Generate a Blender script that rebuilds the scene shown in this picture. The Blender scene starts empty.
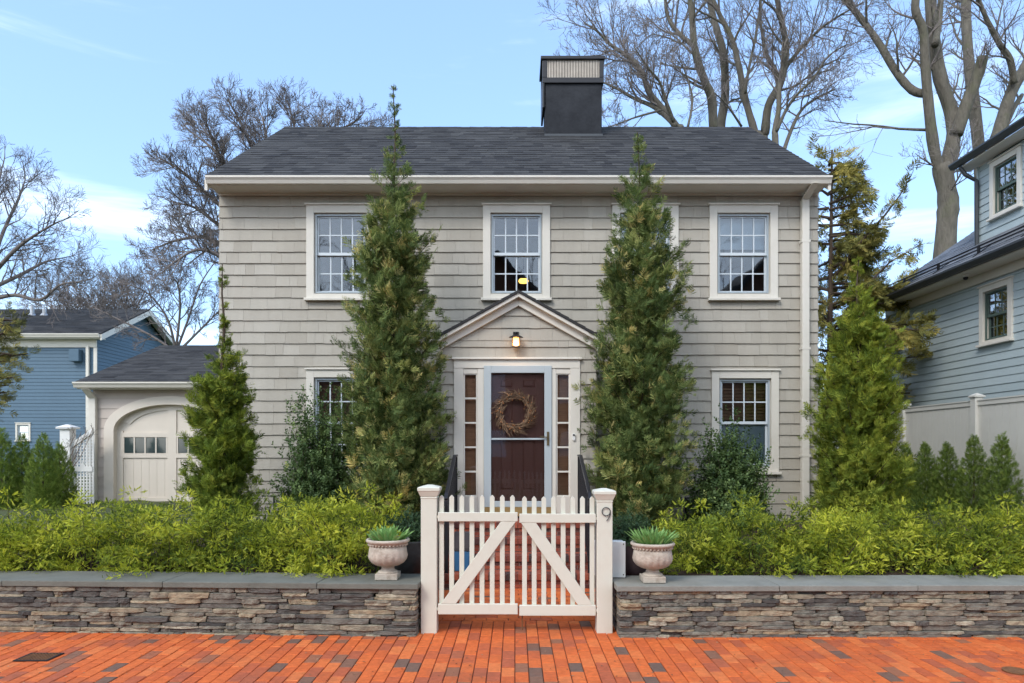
import bpy, bmesh, math, random
import numpy as np
from mathutils import Vector, Matrix

R = math.radians
SC = bpy.context.scene
COL = SC.collection
rnd = random.Random(7)
F, VX, VY, CH = 683.0, 515.0, 450.0, 1.6


def at(px, py, d):
    """point of the place that was surveyed from the picture at depth d"""
    return ((px - VX) * d / F, d, CH + (VY - py) * d / F)


def WX(px, d):
    return (px - VX) * d / F


def WZ(py, d):
    return CH + (VY - py) * d / F


# ------------------------------------------------------------------ materials
def srgb(r, g, b):
    f = lambda c: (c / 255 / 12.92) if c / 255 <= 0.04045 else ((c / 255 + 0.055) / 1.055) ** 2.4
    return (f(r), f(g), f(b), 1)


def lin(c):
    return (c[0], c[1], c[2], 1)


def mat(name, color=None, ramp=None, rough=0.7, noise=0.12, nscale=6.0, bump=0.0, bscale=40.0,
        metal=0.0, spec=0.4, stretch=(1, 1, 1), bdist=.01, transl=0.0, dirt=None, dirt_scale=1.5, coat=0.0, contrast=0.0):
    m = bpy.data.materials.new(name)
    m.use_nodes = True
    nt = m.node_tree
    N, L = nt.nodes, nt.links
    b = N['Principled BSDF']
    tc = N.new('ShaderNodeTexCoord')
    mp = N.new('ShaderNodeMapping')
    mp.inputs['Scale'].default_value = stretch
    L.new(tc.outputs['Object'], mp.inputs['Vector'])
    n1 = N.new('ShaderNodeTexNoise')
    n1.inputs['Scale'].default_value = nscale
    n1.inputs['Detail'].default_value = 6
    n1.inputs['Roughness'].default_value = 0.65
    L.new(mp.outputs[0], n1.inputs['Vector'])
    if ramp:
        a = N.new('ShaderNodeAttribute')
        a.attribute_name = 'tone'
        cr = N.new('ShaderNodeValToRGB')
        els = cr.color_ramp.elements
        while len(els) < len(ramp):
            els.new(0.5)
        for e, (p, c) in zip(els, ramp):
            e.position = p
            e.color = lin(c)
        L.new(a.outputs['Fac'], cr.inputs[0])
        base = cr.outputs[0]
    else:
        rgb = N.new('ShaderNodeRGB')
        rgb.outputs[0].default_value = lin(color)
        base = rgb.outputs[0]
    # value variation
    mr = N.new('ShaderNodeMapRange')
    mr.inputs['From Min'].default_value = 0.25
    mr.inputs['From Max'].default_value = 0.75
    mr.inputs['To Min'].default_value = 1 - noise
    mr.inputs['To Max'].default_value = 1 + noise
    L.new(n1.outputs['Fac'], mr.inputs['Value'])
    mul = N.new('ShaderNodeVectorMath')
    mul.operation = 'SCALE'
    L.new(base, mul.inputs[0])
    L.new(mr.outputs[0], mul.inputs['Scale'])
    out = mul.outputs[0]
    if dirt:
        n2 = N.new('ShaderNodeTexNoise')
        n2.inputs['Scale'].default_value = dirt_scale
        n2.inputs['Detail'].default_value = 8
        n2.inputs['Roughness'].default_value = 0.7
        L.new(tc.outputs['Object'], n2.inputs['Vector'])
        r2 = N.new('ShaderNodeMapRange')
        r2.inputs['From Min'].default_value = 0.5
        r2.inputs['From Max'].default_value = 0.72
        r2.inputs['To Max'].default_value = dirt[3]
        L.new(n2.outputs['Fac'], r2.inputs['Value'])
        mx = N.new('ShaderNodeMix')
        mx.data_type = 'RGBA'
        L.new(r2.outputs[0], mx.inputs['Factor'])
        L.new(out, mx.inputs['A'])
        mx.inputs['B'].default_value = lin(dirt)
        out = mx.outputs['Result']
    L.new(out, b.inputs['Base Color'])
    b.inputs['Roughness'].default_value = rough
    b.inputs['Metallic'].default_value = metal
    b.inputs['Specular IOR Level'].default_value = spec
    b.inputs['Coat Weight'].default_value = coat
    if bump:
        n3 = N.new('ShaderNodeTexNoise')
        n3.inputs['Scale'].default_value = bscale
        n3.inputs['Detail'].default_value = 5
        L.new(mp.outputs[0], n3.inputs['Vector'])
        bp = N.new('ShaderNodeBump')
        bp.inputs['Strength'].default_value = bump
        bp.inputs['Distance'].default_value = bdist
        L.new(n3.outputs['Fac'], bp.inputs['Height'])
        L.new(bp.outputs[0], b.inputs['Normal'])
    if transl:
        tr = N.new('ShaderNodeBsdfTranslucent')
        L.new(out, tr.inputs['Color'])
        ms = N.new('ShaderNodeMixShader')
        ms.inputs[0].default_value = transl
        L.new(b.outputs[0], ms.inputs[1])
        L.new(tr.outputs[0], ms.inputs[2])
        L.new(ms.outputs[0], N['Material Output'].inputs['Surface'])
    return m


def glass_mat(name, refl=0.16, tint=(0.8, 0.85, 0.87), base_ior=1.5):
    m = bpy.data.materials.new(name)
    m.use_nodes = True
    nt = m.node_tree
    N, L = nt.nodes, nt.links
    N.remove(N['Principled BSDF'])
    t = N.new('ShaderNodeBsdfTransparent')
    t.inputs[0].default_value = lin(tint)
    g = N.new('ShaderNodeBsdfGlossy')
    g.inputs['Roughness'].default_value = 0.015
    g.inputs['Color'].default_value = (0.95, 0.97, 1, 1)
    # slightly wavy old panes
    tc = N.new('ShaderNodeTexCoord')
    n = N.new('ShaderNodeTexNoise')
    n.inputs['Scale'].default_value = 1.6
    L.new(tc.outputs['Object'], n.inputs['Vector'])
    bp = N.new('ShaderNodeBump')
    bp.inputs['Strength'].default_value = 0.08
    bp.inputs['Distance'].default_value = 0.02
    L.new(n.outputs['Fac'], bp.inputs['Height'])
    L.new(bp.outputs[0], g.inputs['Normal'])
    fr = N.new('ShaderNodeFresnel')
    fr.inputs[0].default_value = base_ior
    add = N.new('ShaderNodeMath')
    add.operation = 'ADD'
    add.use_clamp = True
    add.inputs[1].default_value = refl
    L.new(fr.outputs[0], add.inputs[0])
    mx = N.new('ShaderNodeMixShader')
    L.new(add.outputs[0], mx.inputs[0])
    L.new(t.outputs[0], mx.inputs[1])
    L.new(g.outputs[0], mx.inputs[2])
    L.new(mx.outputs[0], N['Material Output'].inputs['Surface'])
    return m


def emit_mat(name, color, strength):
    m = bpy.data.materials.new(name)
    m.use_nodes = True
    b = m.node_tree.nodes['Principled BSDF']
    b.inputs['Base Color'].default_value = lin(color)
    b.inputs['Emission Color'].default_value = lin(color)
    b.inputs['Emission Strength'].default_value = strength
    return m


M = {}
M['shingle'] = mat('painted_shingle', ramp=[(0, (0.345, 0.318, 0.268)), (.5, (0.396, 0.370, 0.316)), (1, (0.437, 0.413, 0.359))], rough=.75,
                   noise=.07, nscale=5, bump=.5, bscale=60, stretch=(1, 1, .12), dirt=(.30, .26, .2, .25), dirt_scale=.9)
M['trim'] = mat('cream_trim_paint', (.66, .63, .56), rough=.5, noise=.03, nscale=3, dirt=(.45, .41, .33, .25), dirt_scale=2)
M['sash'] = mat('storm_sash_white', (.60, .66, .70), rough=.4, noise=.03)
M['storm'] = mat('storm_frame_grey', (.36, .42, .46), rough=.4, noise=.04)
M['roof'] = mat('asphalt_shingle', ramp=[(0, (0.028, 0.028, 0.030)), (.5, (0.046, 0.046, 0.047)), (1, (0.067, 0.067, 0.067))], spec=.2, rough=.9,
                noise=.25, nscale=60, bump=.5, bscale=150, dirt=(.1, .1, .1, .35), dirt_scale=.7)
M['roofflat'] = M['roof']
M['chimney'] = mat('black_tarred_render', (.03, .032, .037), spec=.12, rough=.8, noise=.3, nscale=4, bump=.8, bscale=14, dirt=(.06, .063, .07, .5))
M['copper'] = mat('weathered_cap_metal', (.50, .44, .37), rough=.5, metal=.3, noise=.2)
M['black'] = mat('black_iron', (.015, .015, .018), rough=.4, noise=.2)
M['darkmetal'] = mat('dark_grey_metal', (.06, .065, .07), rough=.4, metal=.3)
M['door'] = mat('oxblood_door_paint', (0.246, 0.102, 0.075), rough=.4, noise=.08, bump=.2, bscale=30, stretch=(4, 4, .5), coat=.2)
M['glass'] = glass_mat('window_glass', .035)
M['glassdark'] = glass_mat('storm_door_glass', .0, (.96, .96, .96))
M['glassgreen'] = glass_mat('neighbour_glass', .3, (.55, .72, .66))
M['interior'] = mat('interior_plaster', (.32, .25, .19), rough=.9)
M['interiordark'] = mat('interior_floor', (.12, .07, .04), rough=.7)
M['wood'] = mat('brown_wood_blind', (.50, .25, .12), rough=.5, noise=.2, stretch=(1, 1, 8))
M['shade'] = mat('pale_window_shade', (.75, .8, .85), rough=.8, noise=.05)
M['curtain'] = mat('curtain_cloth', (.45, .45, .45), rough=.9)
M['lampshade'] = emit_mat('lit_lamp_shade', (1.0, .50, .10), 2.2)
M['lantern'] = emit_mat('lit_lantern_glass', (1.0, .50, .15), 1.5)
M['brick'] = mat('paving_brick', ramp=[(0, (.145, .09, .068)), (.09, (.18, .10, .068)), (.15, (.30, .118, .062)), (.20, (.40, .10, .045)),
                                      (.4, (.53, .112, .032)), (.75, (.60, .135, .035)), (1, (.62, .165, .05))],
                 spec=.2, rough=.75, noise=.24, nscale=22, bump=.5, bscale=120, dirt=(.24, .085, .045, .6), dirt_scale=1.4)
M['stepbrick'] = mat('step_brick', ramp=[(0, (.05, .03, .028)), (.25, (.13, .04, .03)), (.6, (.25, .055, .03)), (1, (.33, .085, .045))],
                     rough=.8, noise=.2, nscale=14, bump=.5, bscale=90)
M['sand'] = mat('joint_sand', (.13, .055, .035), rough=.95, noise=.3, nscale=30)
M['mortar'] = mat('mortar', (.26, .2, .17), rough=.95, noise=.2, nscale=30)
M['asphalt'] = mat('asphalt_road', (.05, .05, .052), rough=.9, noise=.25, nscale=80, bump=.4, bscale=200)
M['kerb'] = mat('granite_kerb', (.33, .32, .31), rough=.8, noise=.25, nscale=60)
M['stone'] = mat('fieldstone', ramp=[(0, (0.054, 0.051, 0.047)), (.18, (0.109, 0.102, 0.090)), (.4, (0.178, 0.164, 0.133)), (.6, (0.233, 0.205, 0.150)),
                                    (.8, (0.307, 0.235, 0.146)), (1, (0.356, 0.327, 0.247))],
                 rough=.85, noise=.5, nscale=14, bump=1.0, bscale=38, stretch=(1, 1, 2.5), dirt=(.06, .056, .056, .55), dirt_scale=9)
M['core'] = mat('wall_core_earth', (.03, .026, .024), rough=1)
M['cap'] = mat('bluestone_cap', (.15, .152, .130), spec=.15, rough=.85, noise=.18, nscale=5, bump=.4, bscale=60, dirt=(.2, .19, .17, .45), dirt_scale=3)
M['capR'] = mat('pale_bluestone_cap', (.22, .22, .195), spec=.15, rough=.85, noise=.18, nscale=5, bump=.4, bscale=60, dirt=(.26, .24, .2, .45), dirt_scale=3)
M['gate'] = mat('aged_white_gate_paint', (0.618, 0.612, 0.522), rough=.45, noise=.03, nscale=4, dirt=(.46, .40, .32, .32), dirt_scale=4)
M['urn'] = mat('cast_stone', (.47, .41, .34), rough=.9, noise=.16, nscale=12, bump=.6, bscale=60, dirt=(.20, .15, .11, .8), dirt_scale=7)
M['planter'] = mat('dark_glazed_planter', (.045, .047, .05), rough=.45, noise=.4, nscale=12, bump=.3, bscale=20)
M['planter2'] = mat('plum_planter', (.07, .045, .048), rough=.5, noise=.3, nscale=10)
M['soil'] = mat('bark_mulch', (.06, .038, .025), rough=1, noise=.5, nscale=40, bump=1, bscale=60)
M['grass'] = mat('winter_lawn', (.07, .085, .03), rough=1, noise=.4, nscale=30, bump=1, bscale=90, dirt=(.09, .07, .045, .6), dirt_scale=3)
M['white'] = mat('white_vinyl', (.74, .74, .72), rough=.4, noise=.03, nscale=2)
M['fence'] = mat('cream_vinyl_fence', (.58, .57, .52), rough=.5, noise=.04, nscale=2, dirt=(.45, .44, .38, .3))
M['whitebox'] = mat('white_box_metal', (0.726, 0.750, 0.750), rough=.35, noise=.03)
M['blue'] = mat('blue_clapboard', ramp=[(0, (.068, .125, .18)), (1, (.085, .15, .21))], rough=.6, noise=.05, dirt=(.06, .1, .14, .3))
M['roofsheen'] = mat('sky_sheen_roof', ramp=[(0, (.10, .105, .115)), (.5, (.14, .145, .155)), (1, (.19, .195, .205))], rough=.55, noise=.2, nscale=40, spec=.5)  # skirt roof: gloss from the sky painted in as a paler base colour
M['greensash'] = mat('dark_green_sash', (.09, .13, .11), rough=.4)
M['bluegrey'] = mat('bluegrey_clapboard', ramp=[(0, (0.376, 0.451, 0.466)), (1, (0.425, 0.499, 0.518))], rough=.6, noise=.05, dirt=(.2, .25, .27, .25))
M['garagewall'] = mat('garage_shingle', ramp=[(0, (.47, .41, .36)), (1, (.54, .48, .43))], rough=.75, noise=.06, dirt=(.33, .28, .24, .25))
M['garagedoor'] = mat('garage_door_paint', (0.666, 0.604, 0.522), rough=.5, noise=.04, nscale=2)
M['pane'] = mat('dark_pane', (.04, .06, .065), rough=.08, spec=.9)
M['tub'] = mat('blue_plastic', (.035, .13, .27), rough=.45)
M['tubdark'] = mat('charcoal_cloth', (.05, .042, .045), rough=.9)
M['brass'] = mat('aged_brass', (.22, .17, .09), rough=.35, metal=.8)
M['rust'] = mat('rusty_iron', (.17, .075, .03), rough=.8, noise=.4, nscale=30, bump=.5)
M['silver'] = mat('galvanised', (.45, .46, .47), rough=.35, metal=.7)
M['brickhouse'] = mat('opposite_brick', (.16, .07, .045), rough=.9, noise=.25, nscale=8, bump=.3)
M['slate'] = mat('opposite_roof', (.05, .047, .05), rough=.8, noise=.2)
M['thr'] = mat('oak_threshold', (.30, .2, .08), rough=.5, noise=.2)
# foliage
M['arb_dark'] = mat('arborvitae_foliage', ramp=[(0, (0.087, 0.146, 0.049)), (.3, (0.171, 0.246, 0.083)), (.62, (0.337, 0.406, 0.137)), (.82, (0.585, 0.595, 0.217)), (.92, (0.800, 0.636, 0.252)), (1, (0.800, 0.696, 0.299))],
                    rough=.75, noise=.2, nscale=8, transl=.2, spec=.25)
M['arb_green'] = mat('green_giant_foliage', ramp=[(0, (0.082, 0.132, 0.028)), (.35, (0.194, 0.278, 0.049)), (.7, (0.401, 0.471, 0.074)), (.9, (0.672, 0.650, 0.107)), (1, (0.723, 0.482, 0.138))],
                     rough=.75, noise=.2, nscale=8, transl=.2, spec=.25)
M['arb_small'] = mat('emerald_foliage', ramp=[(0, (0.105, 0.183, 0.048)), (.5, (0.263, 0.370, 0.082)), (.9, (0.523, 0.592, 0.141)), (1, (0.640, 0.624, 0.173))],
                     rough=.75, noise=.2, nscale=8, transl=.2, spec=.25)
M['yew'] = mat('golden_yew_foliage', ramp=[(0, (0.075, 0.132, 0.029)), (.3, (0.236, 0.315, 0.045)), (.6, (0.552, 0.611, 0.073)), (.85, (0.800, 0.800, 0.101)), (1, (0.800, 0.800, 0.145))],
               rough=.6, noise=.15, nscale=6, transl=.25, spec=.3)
M['holly'] = mat('dark_shrub_leaves', ramp=[(0, (0.083, 0.152, 0.055)), (.5, (0.179, 0.277, 0.094)), (.9, (0.345, 0.453, 0.149)), (1, (0.551, 0.554, 0.191))],
                 rough=.5, noise=.15, nscale=6, transl=.15, spec=.4)
M['box'] = mat('boxwood_leaves', ramp=[(0, (0.042, 0.090, 0.045)), (.6, (0.098, 0.180, 0.075)), (1, (0.135, 0.210, 0.083))],
               rough=.5, noise=.15, transl=.15, spec=.4)
M['hemlock'] = mat('hemlock_foliage', ramp=[(0, (0.132, 0.147, 0.059)), (.4, (0.324, 0.324, 0.104)), (.75, (0.590, 0.501, 0.147)), (1, (0.750, 0.620, 0.207))],
                   rough=.8, noise=.2, nscale=6, transl=.2, spec=.2)
M['tulip'] = mat('spring_bulb_leaves', ramp=[(0, (.15, .30, .07)), (1, (.30, .50, .17))], rough=.45, noise=.1, transl=.25)
M['bark'] = mat('maple_bark', (0.124, 0.111, 0.089), rough=.95, noise=.35, nscale=7, bump=1, bscale=16, bdist=.06, stretch=(1, 1, .25), dirt=(.09, .10, .045, .6), dirt_scale=1.3)
M['bark2'] = mat('grey_bark', (0.204, 0.186, 0.168), rough=.95, noise=.35, nscale=7, bump=1, bscale=16, bdist=.06, stretch=(1, 1, .25), dirt=(.09, .085, .08, .6), dirt_scale=1.6)
M['twig'] = mat('dark_twig_bark', (0.160, 0.138, 0.128), rough=.95, noise=.25, nscale=3)
M['twigred'] = mat('budding_twig_bark', (.11, .073, .06), rough=.95, noise=.25, nscale=3)
M['trunk'] = mat('shrub_stem_bark', (.07, .05, .035), rough=.95, noise=.3)
M['wreath'] = mat('dried_vine', ramp=[(0, (0.051, 0.030, 0.019)), (.5, (0.170, 0.102, 0.060)), (1, (0.357, 0.238, 0.145))], rough=.9)
M['berry'] = mat('orange_berry', (.45, .17, .05), rough=.5)

# ------------------------------------------------------------------ mesh helpers
ORIG = {}


class MB:
    def __init__(self, T=None):
        self.v, self.f, self.t = [], [], []
        self.npv, self.npf, self.npt = [], [], []
        self.T = T

    def add(self, vs, fs, tone=.5):
        n = len(self.v)
        if self.T:
            vs = [self.T(*p) for p in vs]
        self.v.extend(vs)
        for f in fs:
            self.f.append(tuple(n + i for i in f))
            self.t.append(tone)
        return self

    def box(self, x0, x1, y0, y1, z0, z1, tone=.5):
        return self.add([(x0, y0, z0), (x1, y0, z0), (x1, y1, z0), (x0, y1, z0), (x0, y0, z1), (x1, y0, z1), (x1, y1, z1), (x0, y1, z1)],
                        [(0, 3, 2, 1), (4, 5, 6, 7), (0, 1, 5, 4), (1, 2, 6, 5), (2, 3, 7, 6), (3, 0, 4, 7)], tone)

    def hexa(self, p, tone=.5):
        return self.add(p, [(0, 3, 2, 1), (4, 5, 6, 7), (0, 1, 5, 4), (1, 2, 6, 5), (2, 3, 7, 6), (3, 0, 4, 7)], tone)

    def bar(self, a, b, w, h, tone=.5, up=(0, 0, 1)):
        a, b = Vector(a), Vector(b)
        d = (b - a).normalized()
        s = d.cross(Vector(up))
        if s.length < 1e-4:
            s = Vector((1, 0, 0))
        s.normalize()
        u = s.cross(d).normalized()
        c = [(-1, -1), (1, -1), (1, 1), (-1, 1)]
        pts = [tuple(q + s * (i * w / 2) + u * (j * h / 2)) for q in (a, b) for i, j in c]
        return self.add(pts, [(0, 3, 2, 1), (4, 5, 6, 7), (0, 1, 5, 4), (1, 2, 6, 5), (2, 3, 7, 6), (3, 0, 4, 7)], tone)

    def tube(self, path, radii, sides=6, tone=.5, cap=True):
        path = [Vector(p) for p in path]
        n = len(path)
        if not hasattr(radii, '__len__'):
            radii = [radii] * n
        vs = []
        ref = None
        for i, p in enumerate(path):
            d = (path[min(i + 1, n - 1)] - path[max(i - 1, 0)])
            if d.length < 1e-9:
                d = Vector((0, 0, 1))
            d.normalize()
            if ref is None:
                ref = d.orthogonal().normalized()
            s = (ref - d * ref.dot(d))
            s = s.normalized() if s.length > 1e-6 else d.orthogonal().normalized()
            ref = s
            u = d.cross(s)
            for k in range(sides):
                a = 2 * math.pi * k / sides
                vs.append(tuple(p + (s * math.cos(a) + u * math.sin(a)) * radii[i]))
        fs = []
        for i in range(n - 1):
            for k in range(sides):
                k2 = (k + 1) % sides
                fs.append((i * sides + k, i * sides + k2, (i + 1) * sides + k2, (i + 1) * sides + k))
        if cap:
            fs.append(tuple(range(sides))[::-1])
            fs.append(tuple((n - 1) * sides + k for k in range(sides)))
        return self.add(vs, fs, tone)

    def lathe(self, prof, c=(0, 0, 0), n=32, tone=.5, mod=None, capends=True):
        vs, fs = [], []
        for j, (r, z) in enumerate(prof):
            for k in range(n):
                a = 2 * math.pi * k / n
                rr = r * (mod(a, z, j) if mod else 1)
                vs.append((c[0] + rr * math.cos(a), c[1] + rr * math.sin(a), c[2] + z))
        for j in range(len(prof) - 1):
            for k in range(n):
                k2 = (k + 1) % n
                fs.append((j * n + k, j * n + k2, (j + 1) * n + k2, (j + 1) * n + k))
        if capends:
            fs.append(tuple(range(n))[::-1])
            fs.append(tuple((len(prof) - 1) * n + k for k in range(n)))
        return self.add(vs, fs, tone)

    def prism(self, poly, y0, y1, tone=.5):
        """poly in (x,z), extruded along y"""
        n = len(poly)
        vs = [(x, y0, z) for x, z in poly] + [(x, y1, z) for x, z in poly]
        fs = [tuple(range(n)), tuple(range(n, 2 * n))[::-1]] + [(i, i + n, (i + 1) % n + n, (i + 1) % n) for i in range(n)]
        return self.add(vs, fs, tone)

    def addnp(self, V, Fq, tones):
        """V (k,m,3) instances of template with quads Fq (q,4); tones (k,)"""
        k, m, _ = V.shape
        base = (np.arange(k) * m)[:, None, None]
        self.npv.append(V.reshape(-1, 3))
        self.npf.append((Fq[None] + base).reshape(-1, 4))
        self.npt.append(np.repeat(tones, len(Fq)))
        return self

    def build(self, name, m, parent=None, loc=None, smooth=False, recalc=False, bevel=0):
        me = bpy.data.meshes.new(name)
        org = Vector(ORIG.get(parent.name, (0, 0, 0))) if parent else Vector(loc or (0, 0, 0))
        if self.npv:
            V = np.concatenate(self.npv) - np.array(org)
            Q = np.concatenate(self.npf)
            T_ = np.concatenate(self.npt)
            me.vertices.add(len(V))
            me.vertices.foreach_set('co', V.astype(np.float32).ravel())
            me.loops.add(Q.size)
            me.loops.foreach_set('vertex_index', Q.astype(np.int32).ravel())
            me.polygons.add(len(Q))
            me.polygons.foreach_set('loop_start', (np.arange(len(Q)) * 4).astype(np.int32))
            me.update(calc_edges=True)
            att = me.attributes.new('tone', 'FLOAT', 'FACE')
            att.data.foreach_set('value', T_.astype(np.float32))
        else:
            me.from_pydata([(p[0] - org.x, p[1] - org.y, p[2] - org.z) for p in self.v], [], self.f)
            att = me.attributes.new('tone', 'FLOAT', 'FACE')
            att.data.foreach_set('value', np.array(self.t, dtype=np.float32))
            me.update()
            if recalc:
                bm = bmesh.new()
                bm.from_mesh(me)
                bmesh.ops.recalc_face_normals(bm, faces=bm.faces)
                bm.to_mesh(me)
                bm.free()
            if smooth:
                me.polygons.foreach_set('use_smooth', [True] * len(me.polygons))
        me.materials.append(m)
        o = bpy.data.objects.new(name, me)
        COL.objects.link(o)
        if parent:
            o.parent = parent
            ORIG[o.name] = tuple(org)
        else:
            o.location = org
            ORIG[o.name] = tuple(org)
        if bevel:
            md = o.modifiers.new('Bevel', 'BEVEL')
            md.width = bevel
            md.segments = 2
            md.limit_method = 'ANGLE'
            md.angle_limit = R(40)
        return o


def empty(name, loc):
    o = bpy.data.objects.new(name, None)
    o.location = loc
    o.empty_display_size = .1
    COL.objects.link(o)
    ORIG[o.name] = tuple(loc)
    return o


def tag(o, label=None, cat=None, group=None, kind=None):
    if label: o['label'] = label
    if cat: o['category'] = cat
    if group: o['group'] = group
    if kind: o['kind'] = kind
    return o


def frame(org, u, n):
    ox, oy, oz = org
    return lambda a, b, c: (ox + a * u[0] + b * n[0], oy + a * u[1] + b * n[1], oz + c)


def front(y):
    return frame((0, y, 0), (1, 0), (0, -1))


# shingle / clapboard wall in frame T; coordinates (u, v out, w up)
def course_wall(mb, u0, u1, w0, w1, exp, rects=(), lo=.11, hi=.40, thick=.024, gap=.0022, seed=1, top=None, jit=.0015, single=False, tone=None):
    r = random.Random(seed)
    w = w0
    nrow = 0
    while w < w1 - 1e-3:
        wt = min(w + exp, w1)
        mid = (w + wt) / 2
        if top:
            a, b = top(mid)
            a, b = max(a, u0), min(b, u1)
        else:
            a, b = u0, u1
        # breakpoints
        cur = a - r.uniform(0, hi) * (0 if single else 1)
        while cur < b:
            wd = (b - a) if single else r.uniform(lo, hi)
            s0, s1 = max(cur, a), min(cur + wd, b)
            cur += wd
            if s1 - s0 < .012:
                continue
            tn = (tone if tone is not None else .5) + r.gauss(0, .16)
            dz = r.uniform(-jit, jit) * 2
            dv = r.uniform(-jit, jit)
            pieces = [(s0, s1, w, wt)]
            for (ra, rb, rc, rd) in rects:
                np_ = []
                for (p0, p1, q0, q1) in pieces:
                    if p1 <= ra or p0 >= rb or q1 <= rc or q0 >= rd:
                        np_.append((p0, p1, q0, q1))
                        continue
                    if p0 < ra: np_.append((p0, ra, q0, q1))
                    if p1 > rb: np_.append((rb, p1, q0, q1))
                    m0, m1 = max(p0, ra), min(p1, rb)
                    if q0 < rc: np_.append((m0, m1, q0, rc))
                    if q1 > rd: np_.append((m0, m1, rd, q1))
                pieces = np_
            for (p0, p1, q0, q1) in pieces:
                if p1 - p0 < .004: continue
                g = 0 if single else gap / 2
                th = lambda q: thick * (1 - .75 * (q - w) / exp) + dv
                t0, t1 = th(q0), th(q1)
                zz = dz if q0 == w else 0
                mb.hexa([(p0 + g, 0, q0 + zz), (p1 - g, 0, q0 + zz), (p1 - g, t0, q0 + zz), (p0 + g, t0, q0 + zz),
                         (p0 + g, 0, q1), (p1 - g, 0, q1), (p1 - g, t1, q1), (p0 + g, t1, q1)], tn)
        w = wt
        nrow += 1


def plate_wall(mb, u0, u1, w0, w1, v0, v1, rects):
    us = sorted({u0, u1, *[min(max(x, u0), u1) for r in rects for x in r[:2]]})
    ws = sorted({w0, w1, *[min(max(x, w0), w1) for r in rects for x in r[2:]]})
    for i in range(len(us) - 1):
        for j in range(len(ws) - 1):
            cu, cw = (us[i] + us[i + 1]) / 2, (ws[j] + ws[j + 1]) / 2
            if any(r[0] < cu < r[1] and r[2] < cw < r[3] for r in rects):
                continue
            mb.box(us[i], us[i + 1], v0, v1, ws[j], ws[j + 1])


def window(parent, T, u0, u1, w0, w1, label=None, cols=4, rows=2, cas=.115, trim='trim', sash='sash', storm='storm', glass='glass', blind=None, cap=True, plain_lower=False):
    """double-hung window; (u0..w1) is the outer edge of its casing; root mesh = casing"""
    c = MB(T)
    a0, a1, b0, b1 = u0 + cas, u1 - cas, w0 + cas * .75, w1 - cas
    pr = .045
    c.box(u0, a0, .0, pr, w0 + .02, w1)
    c.box(a1, u1, .0, pr, w0 + .02, w1)
    c.box(a0, a1, .0, pr, b1, w1)
    c.box(a0, a1, .0, pr, w0 + .02, b0)
    if cap:
        c.box(u0 - .02, u1 + .02, .0, pr + .025, w1, w1 + .025)
    # jamb linings into the wall
    c.box(a0 - .002, a0 + .015, -.10, -.001, b0, b1)
    c.box(a1 - .015, a1 + .002, -.10, -.001, b0, b1)
    c.box(a0 + .015, a1 - .015, -.10, -.001, b1 - .015, b1)
    c.box(a0 + .015, a1 - .015, -.10, -.001, b0, b0 + .015)
    root = c.build('window', M[trim], parent, bevel=.004)
    if label: root['label'] = label
    s = MB(T)
    s.box(u0 - .025, u1 + .025, 0, pr + .045, w0 - .02, w0 + .019)
    s.build('sill', M[trim], root, bevel=.005)
    # storm frame
    s = MB(T)
    k = .022
    s.box(a0 + .0155, a0 + .0155 + k, -.012, .012, b0 + .016, b1 - .016)
    s.box(a1 - .0155 - k, a1 - .0155, -.012, .012, b0 + .016, b1 - .016)
    s.box(a0 + .0155 + k, a1 - .0155 - k, -.012, .012, b1 - .016 - k, b1 - .016)
    s.box(a0 + .0155 + k, a1 - .0155 - k, -.012, .012, b0 + .016, b0 + .016 + k)
    s.build('storm_frame', M[storm], root)
    mid = (b0 + b1) / 2
    for (q0, q1, v, nm) in ((mid - .018, b1 - .018, -.03, 'upper'), (b0 + .018, mid + .018, -.062, 'lower')):
        x0, x1 = a0 + .018, a1 - .018
        st, rl = .042, .042
        s = MB(T)
        s.box(x0, x0 + st, v - .012, v + .012, q0, q1)
        s.box(x1 - st, x1, v - .012, v + .012, q0, q1)
        s.box(x0 + st, x1 - st, v - .012, v + .012, q0, q0 + rl)
        s.box(x0 + st, x1 - st, v - .012, v + .012, q1 - rl, q1)
        s.build('sash', M[sash], root)
        g = MB(T)
        mw = .009
        gx0, gx1, gy0, gy1 = x0 + st, x1 - st, q0 + rl, q1 - rl
        for i in range(1, cols):
            x = gx0 + (gx1 - gx0) * i / cols
            g.box(x - mw, x + mw, v - .009, v + .009, gy0, gy1)
        for j in range(1, rows):
            z = gy0 + (gy1 - gy0) * j / rows
            g.box(gx0, gx1, v - .0075, v + .0075, z - mw, z + mw)
        if not (plain_lower and nm == 'lower'):
            g.build('grille', M[sash], root)
        p = MB(T)
        p.box(gx0 - .005, gx1 + .005, v - .0025, v + .0015, gy0 - .005, gy1 + .005)
        p.build('glass_pane', M[glass], root)
    if blind:
        p = MB(T)
        kind, z0, z1 = blind
        if kind == 'wood':
            z = z0
            while z < z1:
                p.hexa([(a0 + .02, -.135, z), (a1 - .02, -.135, z), (a1 - .02, -.115, z + .012), (a0 + .02, -.115, z + .012),
                        (a0 + .02, -.135, z + .003), (a1 - .02, -.135, z + .003), (a1 - .02, -.115, z + .015), (a0 + .02, -.115, z + .015)])
                z += .05
            p.box(a0 + .02, a1 - .02, -.15, -.14, z0, z1)
            p.build('blind', M['wood'], root)
        else:
            p.box(a0 + .02, a1 - .02, -.12, -.115, z0, z1)
            p.build('shade', M['shade' if kind == 'shade' else 'curtain'], root)
    return root, (a0 - .001, a1 + .001, b0 - .001, b1 + .001)


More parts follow.
